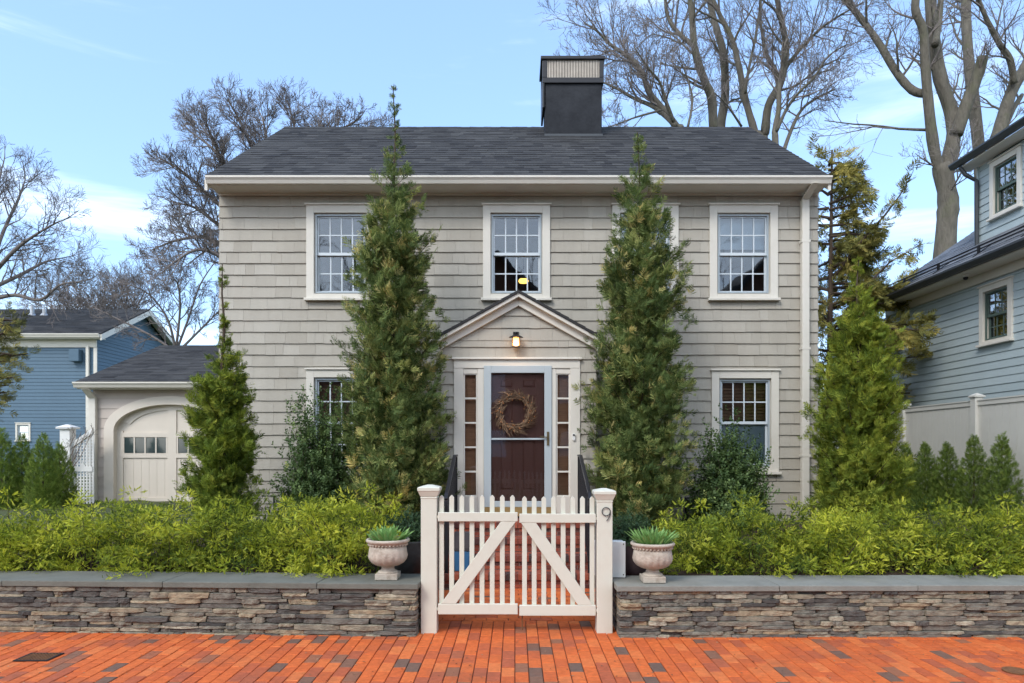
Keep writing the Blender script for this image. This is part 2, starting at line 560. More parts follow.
def roof_tabs(mb, o, ue, se, W, S, exp=.14, thick=.008, seed=3, clip=None, lo=.18, hi=.36):
    """shingle tabs on a plane: o origin at eave, ue unit along eave, se unit upslope; W width, S slope length; clip(s)->(a,b)"""
    r = random.Random(seed)
    o, ue, se = Vector(o), Vector(ue), Vector(se)
    n = ue.cross(se).normalized()
    if n.z < 0: n = -n
    s = 0
    while s < S - .001:
        s1 = min(s + exp, S)
        a, b = clip((s + s1) / 2) if clip else (0, W)
        cur = a - r.uniform(0, hi)
        while cur < b:
            wd = r.uniform(lo, hi)
            p0, p1 = max(cur, a), min(cur + wd, b)
            cur += wd
            if p1 - p0 < .01: continue
            t = thick * r.choice((1, 1, 1.4))
            ds = r.choice((0, 0, 0, -.012)) if s > 0 else 0
            e = []
            for (q, tt) in ((s + ds, .0), (s + ds, t), (s1, t * .35), (s1, 0)):
                e.append((q, tt))
            P = lambda u, q, h: tuple(o + ue * u + se * q + n * h)
            mb.hexa([P(p0, e[0][0], 0), P(p1, e[0][0], 0), P(p1, s1, 0), P(p0, s1, 0),
                     P(p0, e[0][0], t), P(p1, e[0][0], t), P(p1, s1, t * .3), P(p0, s1, t * .3)], min(1, max(0, r.gauss(.5, .24))))
        s = s1


def add_gutter(mb, x0, x1, y, z, h=.13, dp=.13):
    """K profile gutter, outer lip towards -y; y = back plane"""
    prof = [(y, z - h), (y - dp * .55, z - h), (y - dp * .75, z - h * .55), (y - dp, z - h * .25), (y - dp, z), (y - dp + .012, z), (y - dp + .012, z - .02), (y, z - .02)]
    vs = [(x0, p[0], p[1]) for p in prof] + [(x1, p[0], p[1]) for p in prof]
    n = len(prof)
    fs = [tuple(range(n)), tuple(range(n, 2 * n))[::-1]] + [(i, i + n, (i + 1) % n + n, (i + 1) % n) for i in range(n)]
    mb.add(vs, fs)


# ------------------------------------------------------------------ world / light / camera
def make_world():
    w = bpy.data.worlds.new('World')
    SC.world = w
    w.use_nodes = True
    nt = w.node_tree
    N, L = nt.nodes, nt.links
    bg = N['Background']
    sky = N.new('ShaderNodeTexSky')
    sky.sky_type = 'NISHITA'
    sky.sun_disc = False
    sky.sun_elevation = R(SUN_EL)
    sky.sun_rotation = R(SUN_ROT)
    sky.altitude = 50
    sky.air_density = 1.0
    sky.dust_density = .6
    sky.ozone_density = 2.5
    tc = N.new('ShaderNodeTexCoord')
    mp = N.new('ShaderNodeMapping')
    mp.inputs['Scale'].default_value = (1.0, 1.0, 7.0)
    mp.inputs['Location'].default_value = (2.3, .4, 2.35)
    L.new(tc.outputs['Generated'], mp.inputs['Vector'])
    n = N.new('ShaderNodeTexNoise')
    n.inputs['Scale'].default_value = 1.7
    n.inputs['Detail'].default_value = 7
    n.inputs['Roughness'].default_value = .55
    n.inputs['Distortion'].default_value = .3
    L.new(mp.outputs[0], n.inputs['Vector'])
    sep = N.new('ShaderNodeSeparateXYZ')
    L.new(tc.outputs['Generated'], sep.inputs[0])
    # cloud added out of view overhead and behind as soft front fill; blue gaps ahead
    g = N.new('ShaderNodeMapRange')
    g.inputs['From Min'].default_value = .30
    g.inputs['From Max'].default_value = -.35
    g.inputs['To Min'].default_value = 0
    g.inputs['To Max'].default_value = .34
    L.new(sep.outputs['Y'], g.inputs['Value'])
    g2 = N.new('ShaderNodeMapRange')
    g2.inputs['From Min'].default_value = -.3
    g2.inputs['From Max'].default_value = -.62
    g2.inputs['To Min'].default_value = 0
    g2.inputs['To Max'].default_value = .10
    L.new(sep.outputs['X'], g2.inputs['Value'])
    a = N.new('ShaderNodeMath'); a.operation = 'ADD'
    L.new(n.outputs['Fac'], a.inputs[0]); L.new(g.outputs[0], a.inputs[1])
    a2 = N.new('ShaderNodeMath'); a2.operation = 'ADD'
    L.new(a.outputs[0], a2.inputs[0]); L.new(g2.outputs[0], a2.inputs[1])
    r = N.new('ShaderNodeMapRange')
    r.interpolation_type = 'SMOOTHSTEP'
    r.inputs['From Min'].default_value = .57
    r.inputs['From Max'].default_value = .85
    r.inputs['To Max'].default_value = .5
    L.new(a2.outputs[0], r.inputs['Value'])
    # keep thin clouds off the sky below the horizon
    # thin high haze over the whole dome softens the blue
    hz = N.new('ShaderNodeMix'); hz.data_type = 'RGBA'
    hz.inputs['Factor'].default_value = HAZE
    L.new(sky.outputs[0], hz.inputs['A'])
    hz.inputs['B'].default_value = HAZE_C
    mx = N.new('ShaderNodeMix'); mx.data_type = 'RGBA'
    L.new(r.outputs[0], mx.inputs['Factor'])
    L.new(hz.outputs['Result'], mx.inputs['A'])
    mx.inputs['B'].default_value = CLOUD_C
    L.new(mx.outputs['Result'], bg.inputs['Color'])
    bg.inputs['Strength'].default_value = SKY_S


SUN_EL, SUN_ROT = 42, 214      # sun behind the viewer and to the left, veiled
SKY_S = .14
HAZE = .30
HAZE_C = (2.5, 4.0, 6.8, 1)
CLOUD_C = (8.9, 9.2, 9.3, 1)  # brightened so the added cloud behind the viewer lights the front
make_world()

sun = bpy.data.lights.new('sun', 'SUN')
sun.energy = .9
sun.angle = R(18)
sun.color = (1.0, .94, .86)
so = bpy.data.objects.new('sun', sun)
COL.objects.link(so)
az = R(SUN_ROT)
sd = Vector((math.sin(az) * math.cos(R(SUN_EL)), math.cos(az) * math.cos(R(SUN_EL)), math.sin(R(SUN_EL))))
so.rotation_euler = (-sd).to_track_quat('-Z', 'Y').to_euler()
so.location = (-5, -10, 20)

cam = bpy.data.cameras.new('camera')
cam.sensor_width = 36
cam.lens = 36 * F / 1024
cam.shift_x = -(VX - 512) / 1024
cam.shift_y = (VY - 341.5) / 1024
cam.clip_end = 2000
cam.clip_start = .05
co = bpy.data.objects.new('camera', cam)
co.location = (0, 0, CH)
co.rotation_euler = (R(90), 0, 0)
COL.objects.link(co)
SC.camera = co
SC.view_settings.view_transform = 'Standard'
SC.view_settings.look = 'None'
SC.view_settings.exposure = 1.14
SC.view_settings.gamma = 1
SC.cycles.use_denoising = True
SC.cycles.denoiser = 'OPENIMAGEDENOISE'
SC.cycles.max_bounces = 7
SC.cycles.diffuse_bounces = 4
SC.cycles.glossy_bounces = 3
SC.cycles.transparent_max_bounces = 12
SC.cycles.caustics_reflective = False
SC.cycles.caustics_refractive = False

# ------------------------------------------------------------------ ground, road, pavement
g = MB()
g.box(-500, 500, -500, 900, -.6, -.14)
tag(g.build('ground', M['grass']), kind='structure')
g = MB()
g.box(-120, 120, -5.4, 2.9, -.138, -.10)
tag(g.build('road', M['asphalt']), kind='structure')
g = MB()
x = -60
while x < 60:
    g.box(x + .004, x + 1.796, 2.9, 3.06, -.137, .008)
    x += 1.8
tag(g.build('kerb', M['kerb'], bevel=.012), kind='structure')
g = MB()
g.box(-60, 60, 3.06, 7.95, -.137, -.012)
tag(g.build('pavement_bed', M['sand']), kind='structure')


def brick_field(mb, x0, x1, y0, y1, along_y=True, bl=.208, bw=.1, z=0, seed=5, dark=.17, gap=.006, skip=None):
    r = random.Random(seed)
    i = 0
    U0, U1, V0, V1 = (x0, x1, y0, y1) if along_y else (y0, y1, x0, x1)
    u = U0
    while u < U1 - .02:
        v = V0 - (bl / 2 if i % 2 else 0) - r.uniform(0, .012)
        while v < V1:
            a, b = max(v, V0), min(v + bl, V1)
            v += bl
            if b - a < .02: continue
            if skip and skip(u, a): continue
            dk = r.random() < dark
            tn = r.uniform(0, .24) if dk else min(1, max(.2, r.gauss(.6, .27)))
            h = z + r.uniform(-.002, .002)
            g_ = gap / 2
            p = (u + g_, min(u + bw, U1) - g_, a + g_, b - g_)
            c = .004
            if along_y: X0, X1, Y0, Y1 = p
            else: Y0, Y1, X0, X1 = p
            t1, t2 = r.uniform(-.0012, .0012), r.uniform(-.0012, .0012)
            mb.add([(X0, Y0, z - .03), (X1, Y0, z - .03), (X1, Y1, z - .03), (X0, Y1, z - .03),
                    (X0, Y0, h - c), (X1, Y0, h - c), (X1, Y1, h - c), (X0, Y1, h - c),
                    (X0 + c, Y0 + c, h + t1), (X1 - c, Y0 + c, h + t2), (X1 - c, Y1 - c, h - t1), (X0 + c, Y1 - c, h - t2)],
                   [(0, 1, 5, 4), (1, 2, 6, 5), (2, 3, 7, 6), (3, 0, 4, 7), (4, 5, 9, 8), (5, 6, 10, 9), (6, 7, 11, 10), (7, 4, 8, 11), (8, 9, 10, 11)], tn)
        u += bw
        i += 1


GXL, GXR = -.83, .905
g = MB()
brick_field(g, -9, 9, 3.065, 5.78, True, dark=.16)
brick_field(g, -9, 9, 5.78, 6.4, True, dark=.12, seed=9, skip=lambda u, a: False)
g1 = g
tag(g.build('pavement', M['brick']), kind='structure')
g = MB()
brick_field(g, GXL - .06, GXR + .06, 6.42, 7.92, False, dark=.1, seed=12)
tag(g.build('path', M['brick']), kind='structure')


# yard terrain with the notch of the path
def yard_h(x, y):
    base = .40 + .15 * min(1, max(0, (y - 6.6) / 2.4))
    return base + .012 * math.sin(x * 3.1 + y * 2.3) + .01 * math.sin(x * 7.7 - y * 5)


for (nm, xa, xb, ya, yb) in (('yard', -14, GXL - .1, 6.33, 9.6), ('yard', GXR + .1, 14, 6.33, 9.6), ('yard', -14, 14, 9.6, 24)):
    g = MB()
    nx, ny = int((xb - xa) / .35) + 1, int((yb - ya) / .35) + 1
    vs = [(xa + (xb - xa) * i / nx, ya + (yb - ya) * j / ny, yard_h(xa + (xb - xa) * i / nx, ya + (yb - ya) * j / ny)) for j in range(ny + 1) for i in range(nx + 1)]
    fs = [(j * (nx + 1) + i, j * (nx + 1) + i + 1, (j + 1) * (nx + 1) + i + 1, (j + 1) * (nx + 1) + i) for j in range(ny) for i in range(nx)]
    g.add(vs, fs)
    g.box(xa, xb, ya, yb, -.13, .33)
    tag(g.build(nm, M['soil'] if yb < 12 else M['grass']), kind='structure')
g = MB()
g.add([(-200, 24, .4), (200, 24, .4), (200, 300, .6), (-200, 300, .6), (-200, 7, .35), (-14, 7, .35), (-14, 24, .4), (14, 24, .4), (14, 7, .35), (200, 7, .35)],
      [(0, 1, 2, 3), (4, 5, 6, 0), (8, 9, 1, 7)])
tag(g.build('lawn', M['grass']), kind='structure')


# ------------------------------------------------------------------ stone walls
def stone_wall(x0, x1, y0f, y1f, ztop, label, capmat, seed, endside):
    """front face runs from (x0,y0f) to (x1,y1f)"""
    r = random.Random(seed)
    L_ = math.hypot(x1 - x0, y1f - y0f)
    ux, uy = (x1 - x0) / L_, (y1f - y0f) / L_
    T = frame((x0, y0f, 0), (ux, uy), (uy, -ux))  # v outward = towards viewer
    root = empty('stone_wall', ((x0 + x1) / 2, (y0f + y1f) / 2 + .2, 0))
    tag(root, label, 'stone wall', 'dry stone walls either side of the gate')
    c = MB(T)
    c.box(.05, L_ - .05, -.40, -.06, -.10, ztop - .052)
    c.build('wall_core', M['core'], root)
    s = MB(T)

    def stone(cx, cz, hl, hh, hd, v):
        tn = r.choices([r.uniform(0, .2), r.uniform(.2, .45), r.uniform(.45, .65), r.uniform(.65, .9), r.uniform(.9, 1)], [3, 5, 4.5, 2, 1.3])[0]
        nl, na = 7, 8
        tl, tr_ = r.uniform(.78, 1), r.uniform(.78, 1)
        skew = r.uniform(-.25, .25)
        ph = r.uniform(0, 9)
        vs = []
        for i in range(nl + 1):
            t = -1 + 2 * i / nl
            e = (1 - abs(t) ** 5 * (1 - (tl if t < 0 else tr_))) * (1 if abs(t) < .99 else .93)
            for k in range(na):
                a = 2 * math.pi * (k + .5) / na
                ca, sa = math.cos(a), math.sin(a)
                sq = 1.0
                ca, sa = ((1, .82), (.90, 1), (-.9, 1), (-1, .82), (-1, -.82), (-.9, -1), (.9, -1), (1, -.82))[k]
                wob = 1 + .05 * math.sin(ph + 5 * t + k) + r.uniform(-.035, .035)
                vs.append((cx + hl * t + skew * hh * sa, v + hd * ca * sq * e * wob * 1.0, cz + hh * sa * sq * e * wob))
        fs = [tuple(range(na))[::-1], tuple(nl * na + k for k in range(na))]
        for i in range(nl):
            for k in range(na):
                k2 = (k + 1) % na
                fs.append((i * na + k, i * na + k2, (i + 1) * na + k2, (i + 1) * na + k))
        s.add(vs, fs, tn)

    z = -.02
    top = ztop - .052
    while z < top - .008:
        h = min(r.uniform(.026, .052), top - z)
        if top - z - h < .014: h = top - z
        u = r.uniform(-.08, .02)
        while u < L_:
            l = r.uniform(.07, .36) * (1.15 if h > .035 else .9)
            a, b = max(u, 0), min(u + l, L_)
            u += l
            if b - a < .03: continue
            if h > .045 and r.random() < .4:
                hs = h * r.uniform(.4, .6)
                stone((a + b) / 2, z + hs / 2, (b - a) / 2 * .985, hs / 2 * .97, .07, -.055 + r.uniform(-.014, .012))
                stone((a + b) / 2, z + hs + (h - hs) / 2, (b - a) / 2 * r.uniform(.9, .98), (h - hs) / 2 * .96, .07, -.055 + r.uniform(-.014, .012))
            else:
                stone((a + b) / 2, z + h / 2 + r.uniform(-.002, .002), (b - a) / 2 * .985, h / 2 * .97, .07, -.055 + r.uniform(-.016, .014))
        # end face stones
        e0 = L_ if endside > 0 else 0
        for q in range(2):
            stone(e0 - endside * .06, z + h / 2, .05, h / 2 * .95, .11, -.15 - .2 * q)
        z += h
    s.build('stone_facing', M['stone'], root, recalc=True)
    k = MB(T)
    u = -.02
    while u < L_ + .02:
        l = r.uniform(1.1, 1.5)
        b = min(u + l, L_ + .02)
        if L_ + .02 - b < .3: b = L_ + .02
        k.box(u + .002, b - .002, -.45, .035, ztop - .05 + r.uniform(-.001, .001), ztop + r.uniform(-.002, .002))
        u = b
    k.build('capstone', capmat, root, bevel=.006)
    return root


stone_wall(-5.9, WX(417, 5.9) , 6.08, 5.87, .455, 'dry stone wall with dark bluestone cap left of the white gate', M['cap'], 21, 1)
stone_wall(WX(618, 5.87), 5.9, 5.84, 5.87, .445, 'dry stone wall with paler bluestone cap right of the white gate', M['capR'], 33, -1)

# ------------------------------------------------------------------ main house
HY = 10.3
HL, HR = -4.45, 4.56
house = empty('house', (0, HY + 3, .5))
tag(house, 'two storey greige shingled house with dark gable roof and red brown front door', 'house')
TF = front(HY)
Hs = 66.3


def fr(px0, px1, py0, py1, d=HY):
    return WX(px0, d), WX(px1, d), WZ(py1, d), WZ(py0, d)


wins = [  # px0, px1, py0, py1, label, blind
    (307, 375, 206, 300, None, None),
    (483, 550, 206, 300, 'window with a lit yellow lamp behind it', None),
    (612, 678, 206, 300, None, None),
    (709, 777, 206, 300, None, None),
    (307, 375, 370, 474, None, ('wood', 1.9, 2.75)),
    (711, 778, 371, 473, 'window with brown blind above and pale shade below', ('wood', 2.05, 2.75)),
]
rects, frs = [], []
for (a, b, c, d, lab, bl) in wins:
    u0, u1, w0, w1 = fr(a, b, c, d)
    root, rc = window(house, TF, u0, u1, w0, w1, lab, blind=bl, plain_lower=(a == 711))
    rects.append(rc)
    frs.append((u0 + .03, u1 - .03, w0 + .0, w1 - .02))
    if a == 711:
        p = MB(TF)
        x0, x1, z0, z1 = rc
        p.box(x0 + .05, x1 - .05, -.085, -.08, z0 + .01, (z0 + z1) / 2 - .01)
        p.build('shade', M['shade'], root)
    if c == 206 and a in (709, 612):
        p = MB(TF)
        x0, x1, z0, z1 = rc
        p.box(x0 + .02, x1 - .02, -.125, -.12, (z0 + z1) / 2 + (.1 if a == 709 else -.3), z1)
        p.build('shade', M['shade'], root)

# vestibule occupies this part of the wall
PXL, PXR = WX(441, 9.5), WX(596, 9.5)
PC = (PXL + PXR) / 2
ZT = 5.46
w = MB(TF)
vest = (PXL + .05, PXR - .05, .4, 3.0)
course_wall(w, HL, HR, .45, ZT, .1722, frs + [vest], seed=4)
w.build('wall', M['shingle'], house)
w = MB(TF)
plate_wall(w, HL + .002, HR - .002, .3, ZT, -.10, -.001, rects + [(PXL + .15, PXR - .15, .4, 2.9)])
# other walls, gable ends
w.T = None
w.box(HL + .002, HL + .10, HY + .10, HY + 6.0, .3, ZT)
w.box(HR - .10, HR - .002, HY + .10, HY + 6.0, .3, ZT)
w.box(HL + .10, HR - .10, HY + 5.9, HY + 6.0, .3, ZT)
YR, ZR, YE, ZE = 13.3, 7.87, 9.90, 5.565
for s in (HL + .01, HR - .11):
    w.add([(s, HY, ZT), (s, HY + 6, ZT), (s, YR, ZR - .12), (s + .1, HY, ZT), (s + .1, HY + 6, ZT), (s + .1, YR, ZR - .12)],
          [(0, 1, 2), (3, 5, 4), (0, 3, 4, 1), (1, 4, 5, 2), (2, 5, 3, 0)])
w.build('inner_wall', M['shingle'], house)
for side, X, nx in ((0, HL, -1), (1, HR, 1)):
    w = MB(frame((X, HY, 0), (0, 1), (nx, 0)))
    course_wall(w, 0, 6, .45, ZT, .1722, seed=50 + side)
    sl = (ZR - ZE) / (YR - YE)
    course_wall(w, 0, 6, ZT, ZR - .15, .1722, seed=60 + side, top=lambda z: ((z + .17 - ZE) / sl + YE - HY, 6 - ((z + .17 - ZE) / sl + YE - HY)))
    w.build('side_wall', M['shingle'], house)
# interior
w = MB()
w.box(HL + .1, HR - .1, HY + 3.0, HY + 3.1, .75, ZT)
w.build('partition', M['interior'], house)
w = MB()
w.box(HL + .1, HR - .1, HY + .1, HY + 3, 3.05, 3.25)
w.box(HL + .1, HR - .1, HY + .1, HY + 3, .6, .75)
w.build('floor', M['interiordark'], house)
w = MB()
w.box(HL + .1, HR - .1, HY + .1, HY + 5.9, ZT, ZT + .05)
w.build('ceiling', M['interior'], house)
# roof
RL, RR = -4.48, 4.56
rl = math.hypot(YR - YE, ZR - ZE)
se = Vector((0, YR - YE, ZR - ZE)).normalized()
w = MB()
w.add([(RL, YE, ZE - .03), (RR, YE, ZE - .03), (RR, YR, ZR - .03), (RL, YR, ZR - .03), (RL, YE, ZE), (RR, YE, ZE), (RR, YR, ZR), (RL, YR, ZR)],
      [(0, 3, 2, 1), (4, 5, 6, 7), (0, 1, 5, 4), (1, 2, 6, 5), (2, 3, 7, 6), (3, 0, 4, 7)])
YB = 2 * YR - YE
w.add([(RL, YB, ZE - .03), (RR, YB, ZE - .03), (RR, YR, ZR - .03), (RL, YR, ZR - .03), (RL, YB, ZE), (RR, YB, ZE), (RR, YR, ZR), (RL, YR, ZR)],
      [(0, 1, 2, 3), (4, 7, 6, 5), (0, 4, 5, 1), (1, 5, 6, 2), (2, 6, 7, 3), (3, 7, 4, 0)])
roof_tabs(w, (RL, YE - .02, ZE + .001), (1, 0, 0), se, RR - RL, rl + .02, exp=.165, seed=8, lo=.12, hi=.30)
roof_tabs(w, (RL, YB, ZE + .001), (1, 0, 0), Vector((0, -se.y, se.z)), RR - RL, rl, exp=.138, seed=18)
x = RL
while x < RR - .01:     # ridge cap
    b = min(x + .30, RR)
    t = rnd.uniform(.2, .8)
    w.add([(x, YR - .13, ZR - .065), (b, YR - .13, ZR - .072), (b, YR, ZR + .018), (x, YR, ZR + .028), (x, YR + .13, ZR - .065), (b, YR + .13, ZR - .07)],
          [(0, 1, 2, 3), (3, 2, 5, 4)], t)
    x = b
roof = w.build('roof', M['roof'], house)
# eaves: gutter, fascia, soffit, frieze, rake boards
w = MB()
add_gutter(w, -4.465, 4.575, 9.93, 5.555, .10, .10)
w.build('gutter', M['trim'], house)
w = MB()
w.box(RL + .01, RR - .01, 9.931, 9.96, 5.45, 5.54)
w.box(RL + .01, RR - .01, 9.961, HY - .02, 5.455, 5.475)
w.box(HL, HR, HY - .045, HY - .026, 5.425, 5.454)
w.build('fascia', M['trim'], house)
for X in (RL - .02, RR - .02):
    w = MB()
    for (ya, za, yb, zb) in ((YE, ZE, YR, ZR), (YB, ZE, YR, ZR)):
        w.add([(X, ya, za - .20), (X + .04, ya, za - .20), (X + .04, yb, zb - .20), (X, yb, zb - .20), (X, ya, za - .031), (X + .04, ya, za - .031), (X + .04, yb, zb - .031), (X, yb, zb - .031)],
              [(0, 3, 2, 1), (4, 5, 6, 7), (0, 1, 5, 4), (1, 2, 6, 5), (2, 3, 7, 6), (3, 0, 4, 7)])
    w.build('rake_board', M['trim'], house)
# downspout
w = MB()
xd = WX(805.5, 10.2)
w.box(xd - .055, xd + .055, HY - .125, HY - .03, .5, 5.34)
w.hexa([(xd - .055, HY - .125, 5.341), (xd + .055, HY - .125, 5.341), (xd + .055, HY - .03, 5.341), (xd - .055, HY - .03, 5.341),
        (xd - .055, 9.84, 5.453), (xd + .055, 9.84, 5.453), (xd + .055, 9.925, 5.453), (xd - .055, 9.925, 5.453)])
ds = w.build('downspout', M['trim'], house, bevel=.012)
for z in (1.5, 3.1, 4.7):
    w = MB()
    w.box(xd - .065, xd + .065, HY - .128, HY - .028, z, z + .035)
    w.build('strap', M['trim'], ds)
# chimney
cx0, cx1, cy0, cy1 = WX(545, 12.5), WX(602, 12.5), 12.5, 13.15
w = MB()
w.box(cx0, cx1, cy0, cy1, 6.9, 8.37)
ch = w.build('chimney', M['chimney'], house, bevel=.02)
w = MB()
w.box(cx0 - .05, cx1 + .03, cy0 - .04, cy1 + .04, 8.30, 8.40)
w.box(cx0 - .05, cx0 - .012, cy0 - .04, cy1 + .04, 7.85, 8.299)
for (a, b) in ((cx0 - .05, cx0 + .04), (cx1 - .05, cx1 + .03)):
    w.box(a, b, cy0 - .04, cy0 + .02, 8.4, 8.72)
    w.box(a, b, cy1 - .02, cy1 + .04, 8.4, 8.72)
w.box(cx0 - .08, cx1 + .05, cy0 - .07, cy1 + .07, 8.72, 8.78)
w.build('chimney_cap', M['black'], ch, bevel=.008)
w = MB()
for i in range(34):
    x = cx0 + .045 + (cx1 - cx0 - .10) * i / 33
    w.box(x, x + .016, cy0 - .025, cy0 - .015, 8.4, 8.72)
w.build('grille', M['copper'], ch)
w = MB()
w.box(cx0 - .012, cx1 + .012, cy0 - .03, cy0 - .002, 7.33, 7.375)
w.build('flashing', M['darkmetal'], ch)

# ------------------------------------------------------------------ vestibule with pediment
PY = 9.5
TP = front(PY)
ped_s = 71.9
DXL, DXR, DZT = WX(454, PY), WX(580, PY), WZ(360, PY)
rake = .56
w = MB(TP)
ZV = 3.12
dr = (DXL + .02, DXR - .02, .4, DZT - .01)
course_wall(w, PXL, PXR, .62, ZV, .1722, [dr], seed=71)
apex = 3.66
course_wall(w, PXL, PXR, ZV, apex, .1722, seed=72, top=lambda z: (PC - (apex - z) / rake, PC + (apex - z) / rake))
w.build('vestibule_wall', M['shingle'], house)
w = MB(TP)
plate_wall(w, PXL + .003, PXR - .003, .4, ZV, -.08, -.001, [(DXL + .05, DXR - .05, .4, DZT - .05)])
w.prism([(PXL + .01, ZV), (PXR - .01, ZV), (PC, apex)], -.08, -.001)
w.T = None
w.box(PXL + .003, PXL + .08, PY + .08, HY - .001, .4, ZV + .05)
w.box(PXR - .08, PXR - .003, PY + .08, HY - .001, .4, ZV + .05)
w.build('inner_wall', M['shingle'], house)
for X, nx, sd_ in ((PXL, -1, 0), (PXR, 1, 1)):
    w = MB(frame((X, PY, 0), (0, 1), (nx, 0)))
    course_wall(w, 0, HY - PY, .62, ZV, .1722, seed=80 + sd_)
    w.build('vestibule_side_wall', M['shingle'], house)
# pediment roof
ax, ex = 3.80, 1.15
zs = lambda x: 3.785 - rake * abs(x - PC)
w = MB()
XE = 1.14
for sg in (-1, 1):
    xo = PC + sg * XE
    zo = 3.785 - rake * XE
    for (off, th, ya, yb) in ((0, .03, PY - .17, HY - .02),):
        w.add([(PC, ya, 3.785), (xo, ya, zo), (xo, yb, zo), (PC, yb, 3.785), (PC, ya, 3.785 - th), (xo, ya, zo - th), (xo, yb, zo - th), (PC, yb, 3.785 - th)],
              [(0, 1, 2, 3), (4, 7, 6, 5), (0, 4, 5, 1), (1, 5, 6, 2), (2, 6, 7, 3)], .4)
    u = Vector((0, 1, 0))
    s2 = Vector((-sg, 0, rake)).normalized()
    roof_tabs(w, (xo, PY - .17, zo + .002), u, s2, HY - PY + .15, XE * math.hypot(1, rake), exp=.13, seed=90 + sg)
w.build('vestibule_roof', M['roof'], house)
w = MB()
for sg in (-1, 1):
    for (o0, o1, y0, y1) in ((.032, .085, PY - .15, PY - .02), (.086, .19, PY - .07, PY - .019)):
        xo = PC + sg * (XE - .02 - (.0 if o0 < .05 else .05))
        z0 = 3.785 - rake * abs(xo - PC)
        w.add([(PC, y0, 3.785 - o0), (xo, y0, z0 - o0), (xo, y0, z0 - o1), (PC, y0, 3.785 - o1),
               (PC, y1, 3.785 - o0), (xo, y1, z0 - o0), (xo, y1, z0 - o1), (PC, y1, 3.785 - o1)],
              [(0, 1, 2, 3), (4, 7, 6, 5), (0, 4, 5, 1), (2, 6, 7, 3), (1, 5, 6, 2), (0, 3, 7, 4)])
    # eave board back to the house
    xo = PC + sg * (XE - .035)
    z0 = 3.785 - rake * (XE - .035)
    w.box(min(xo, xo - sg * .10), max(xo, xo - sg * .10), PY - .015, HY - .02, z0 - .10, z0 - .036)
w.build('pediment_trim', M['trim'], house, bevel=.004)
# door surround
w = MB(TP)
S0, S1 = WX(484, PY), WX(551.5, PY)         # storm door frame
sl0, sl1 = WX(463.5, PY), WX(477.5, PY)      # sidelights
sr0, sr1 = WX(556, PY), WX(570, PY)
TH = .78
for (a, b) in ((DXL, sl0), (sl1, S0), (S1, sr0), (sr1, DXR)):
    w.box(a, b, -.06, .035 if a in (DXL, sr1) else .025, .662, DZT - .12)
w.box(DXL, DXR, -.06, .037, DZT - .119, DZT)
w.box(DXL - .02, DXR + .02, -.0, .07, DZT + .001, DZT + .03)
for a, b in ((sl0, sl1), (sr0, sr1)):
    w.box(a, b, -.06, .02, .662, .96)
    w.box(a, b, -.06, .02, WZ(374, PY), DZT - .12)
w.build('door_surround', M['trim'], house, bevel=.005)
for a, b in ((sl0, sl1), (sr0, sr1)):
    z0, z1 = .96, WZ(374, PY)
    w = MB(TP)
    w.box(a, a + .02, -.02, .008, z0, z1)
    w.box(b - .02, b, -.02, .008, z0, z1)
    for k in range(0, 6):
        z = z0 + (z1 - z0) * k / 5
        w.box(a + .02, b - .02, -.019, .007, max(z0, z - .012), min(z1, z + .012))
    sdl = w.build('sidelight', M['trim'], house)
    w = MB(TP)
    w.box(a + .01, b - .01, -.012, -.008, z0, z1)
    w.build('glass_pane', M['glassdark'], sdl)
    w = MB(TP)
    w.box(a - .02, b + .02, -.10, -.09, z0, z1)
    w.build('curtain', M['wood'], sdl)
# storm door
zt = WZ(366, PY)
w = MB(TP)
w.box(S0, S0 + .10, -.01, .045, TH + .03, zt)
w.box(S1 - .10, S1, -.01, .045, TH + .03, zt)
w.box(S0 + .10, S1 - .10, -.01, .043, zt - .10, zt)
w.box(S0 + .10, S1 - .10, -.01, .043, TH + .03, TH + .11)
zm = WZ(439, PY)
w.box(S0 + .10, S1 - .10, -.005, .035, zm - .013, zm + .013)
M['stormdoor'] = mat('pale_blue_white_enamel', (.42, .475, .50), rough=.35, noise=.02)
sdo = w.build('storm_door', M['stormdoor'], house, bevel=.004)
w = MB(TP)
w.box(S0 + .095, S1 - .095, .008, .012, TH + .1, zt - .09)
w.build('glass_pane', M['glassdark'], sdo)
w = MB(TP)
w.box(S1 - .066, S1 - .036, .046, .056, zm - .09, zm + .10)
w.bar((S1 - .05, .075, zm + .02), (S1 - .16, .075, zm + .035), .014, .014)
w.bar((S1 - .05, .045, zm + .02), (S1 - .05, .08, zm + .02), .014, .014)
w.build('handle', M['brass'], sdo)
w = MB(TP)
w.box(S0 - .03, S1 + .03, -.05, .07, TH - .05, TH + .028)
w.box(S0 - .01, S1 + .01, .0, .10, TH - .051 - .04, TH - .051)
w.build('threshold', M['thr'], house)
# entry door, recessed
w = MB(TP)
dx0, dx1 = S0 + .06, S1 - .06
w.box(dx0, dx1, -.10, -.062, TH + .03, zt)
dw = dx1 - dx0
st = .11
cm = (dx0 + dx1) / 2
zs_ = [TH + .03, TH + .25, TH + .98, TH + 1.12, TH + 1.58, TH + 1.68, zt - .06, zt]
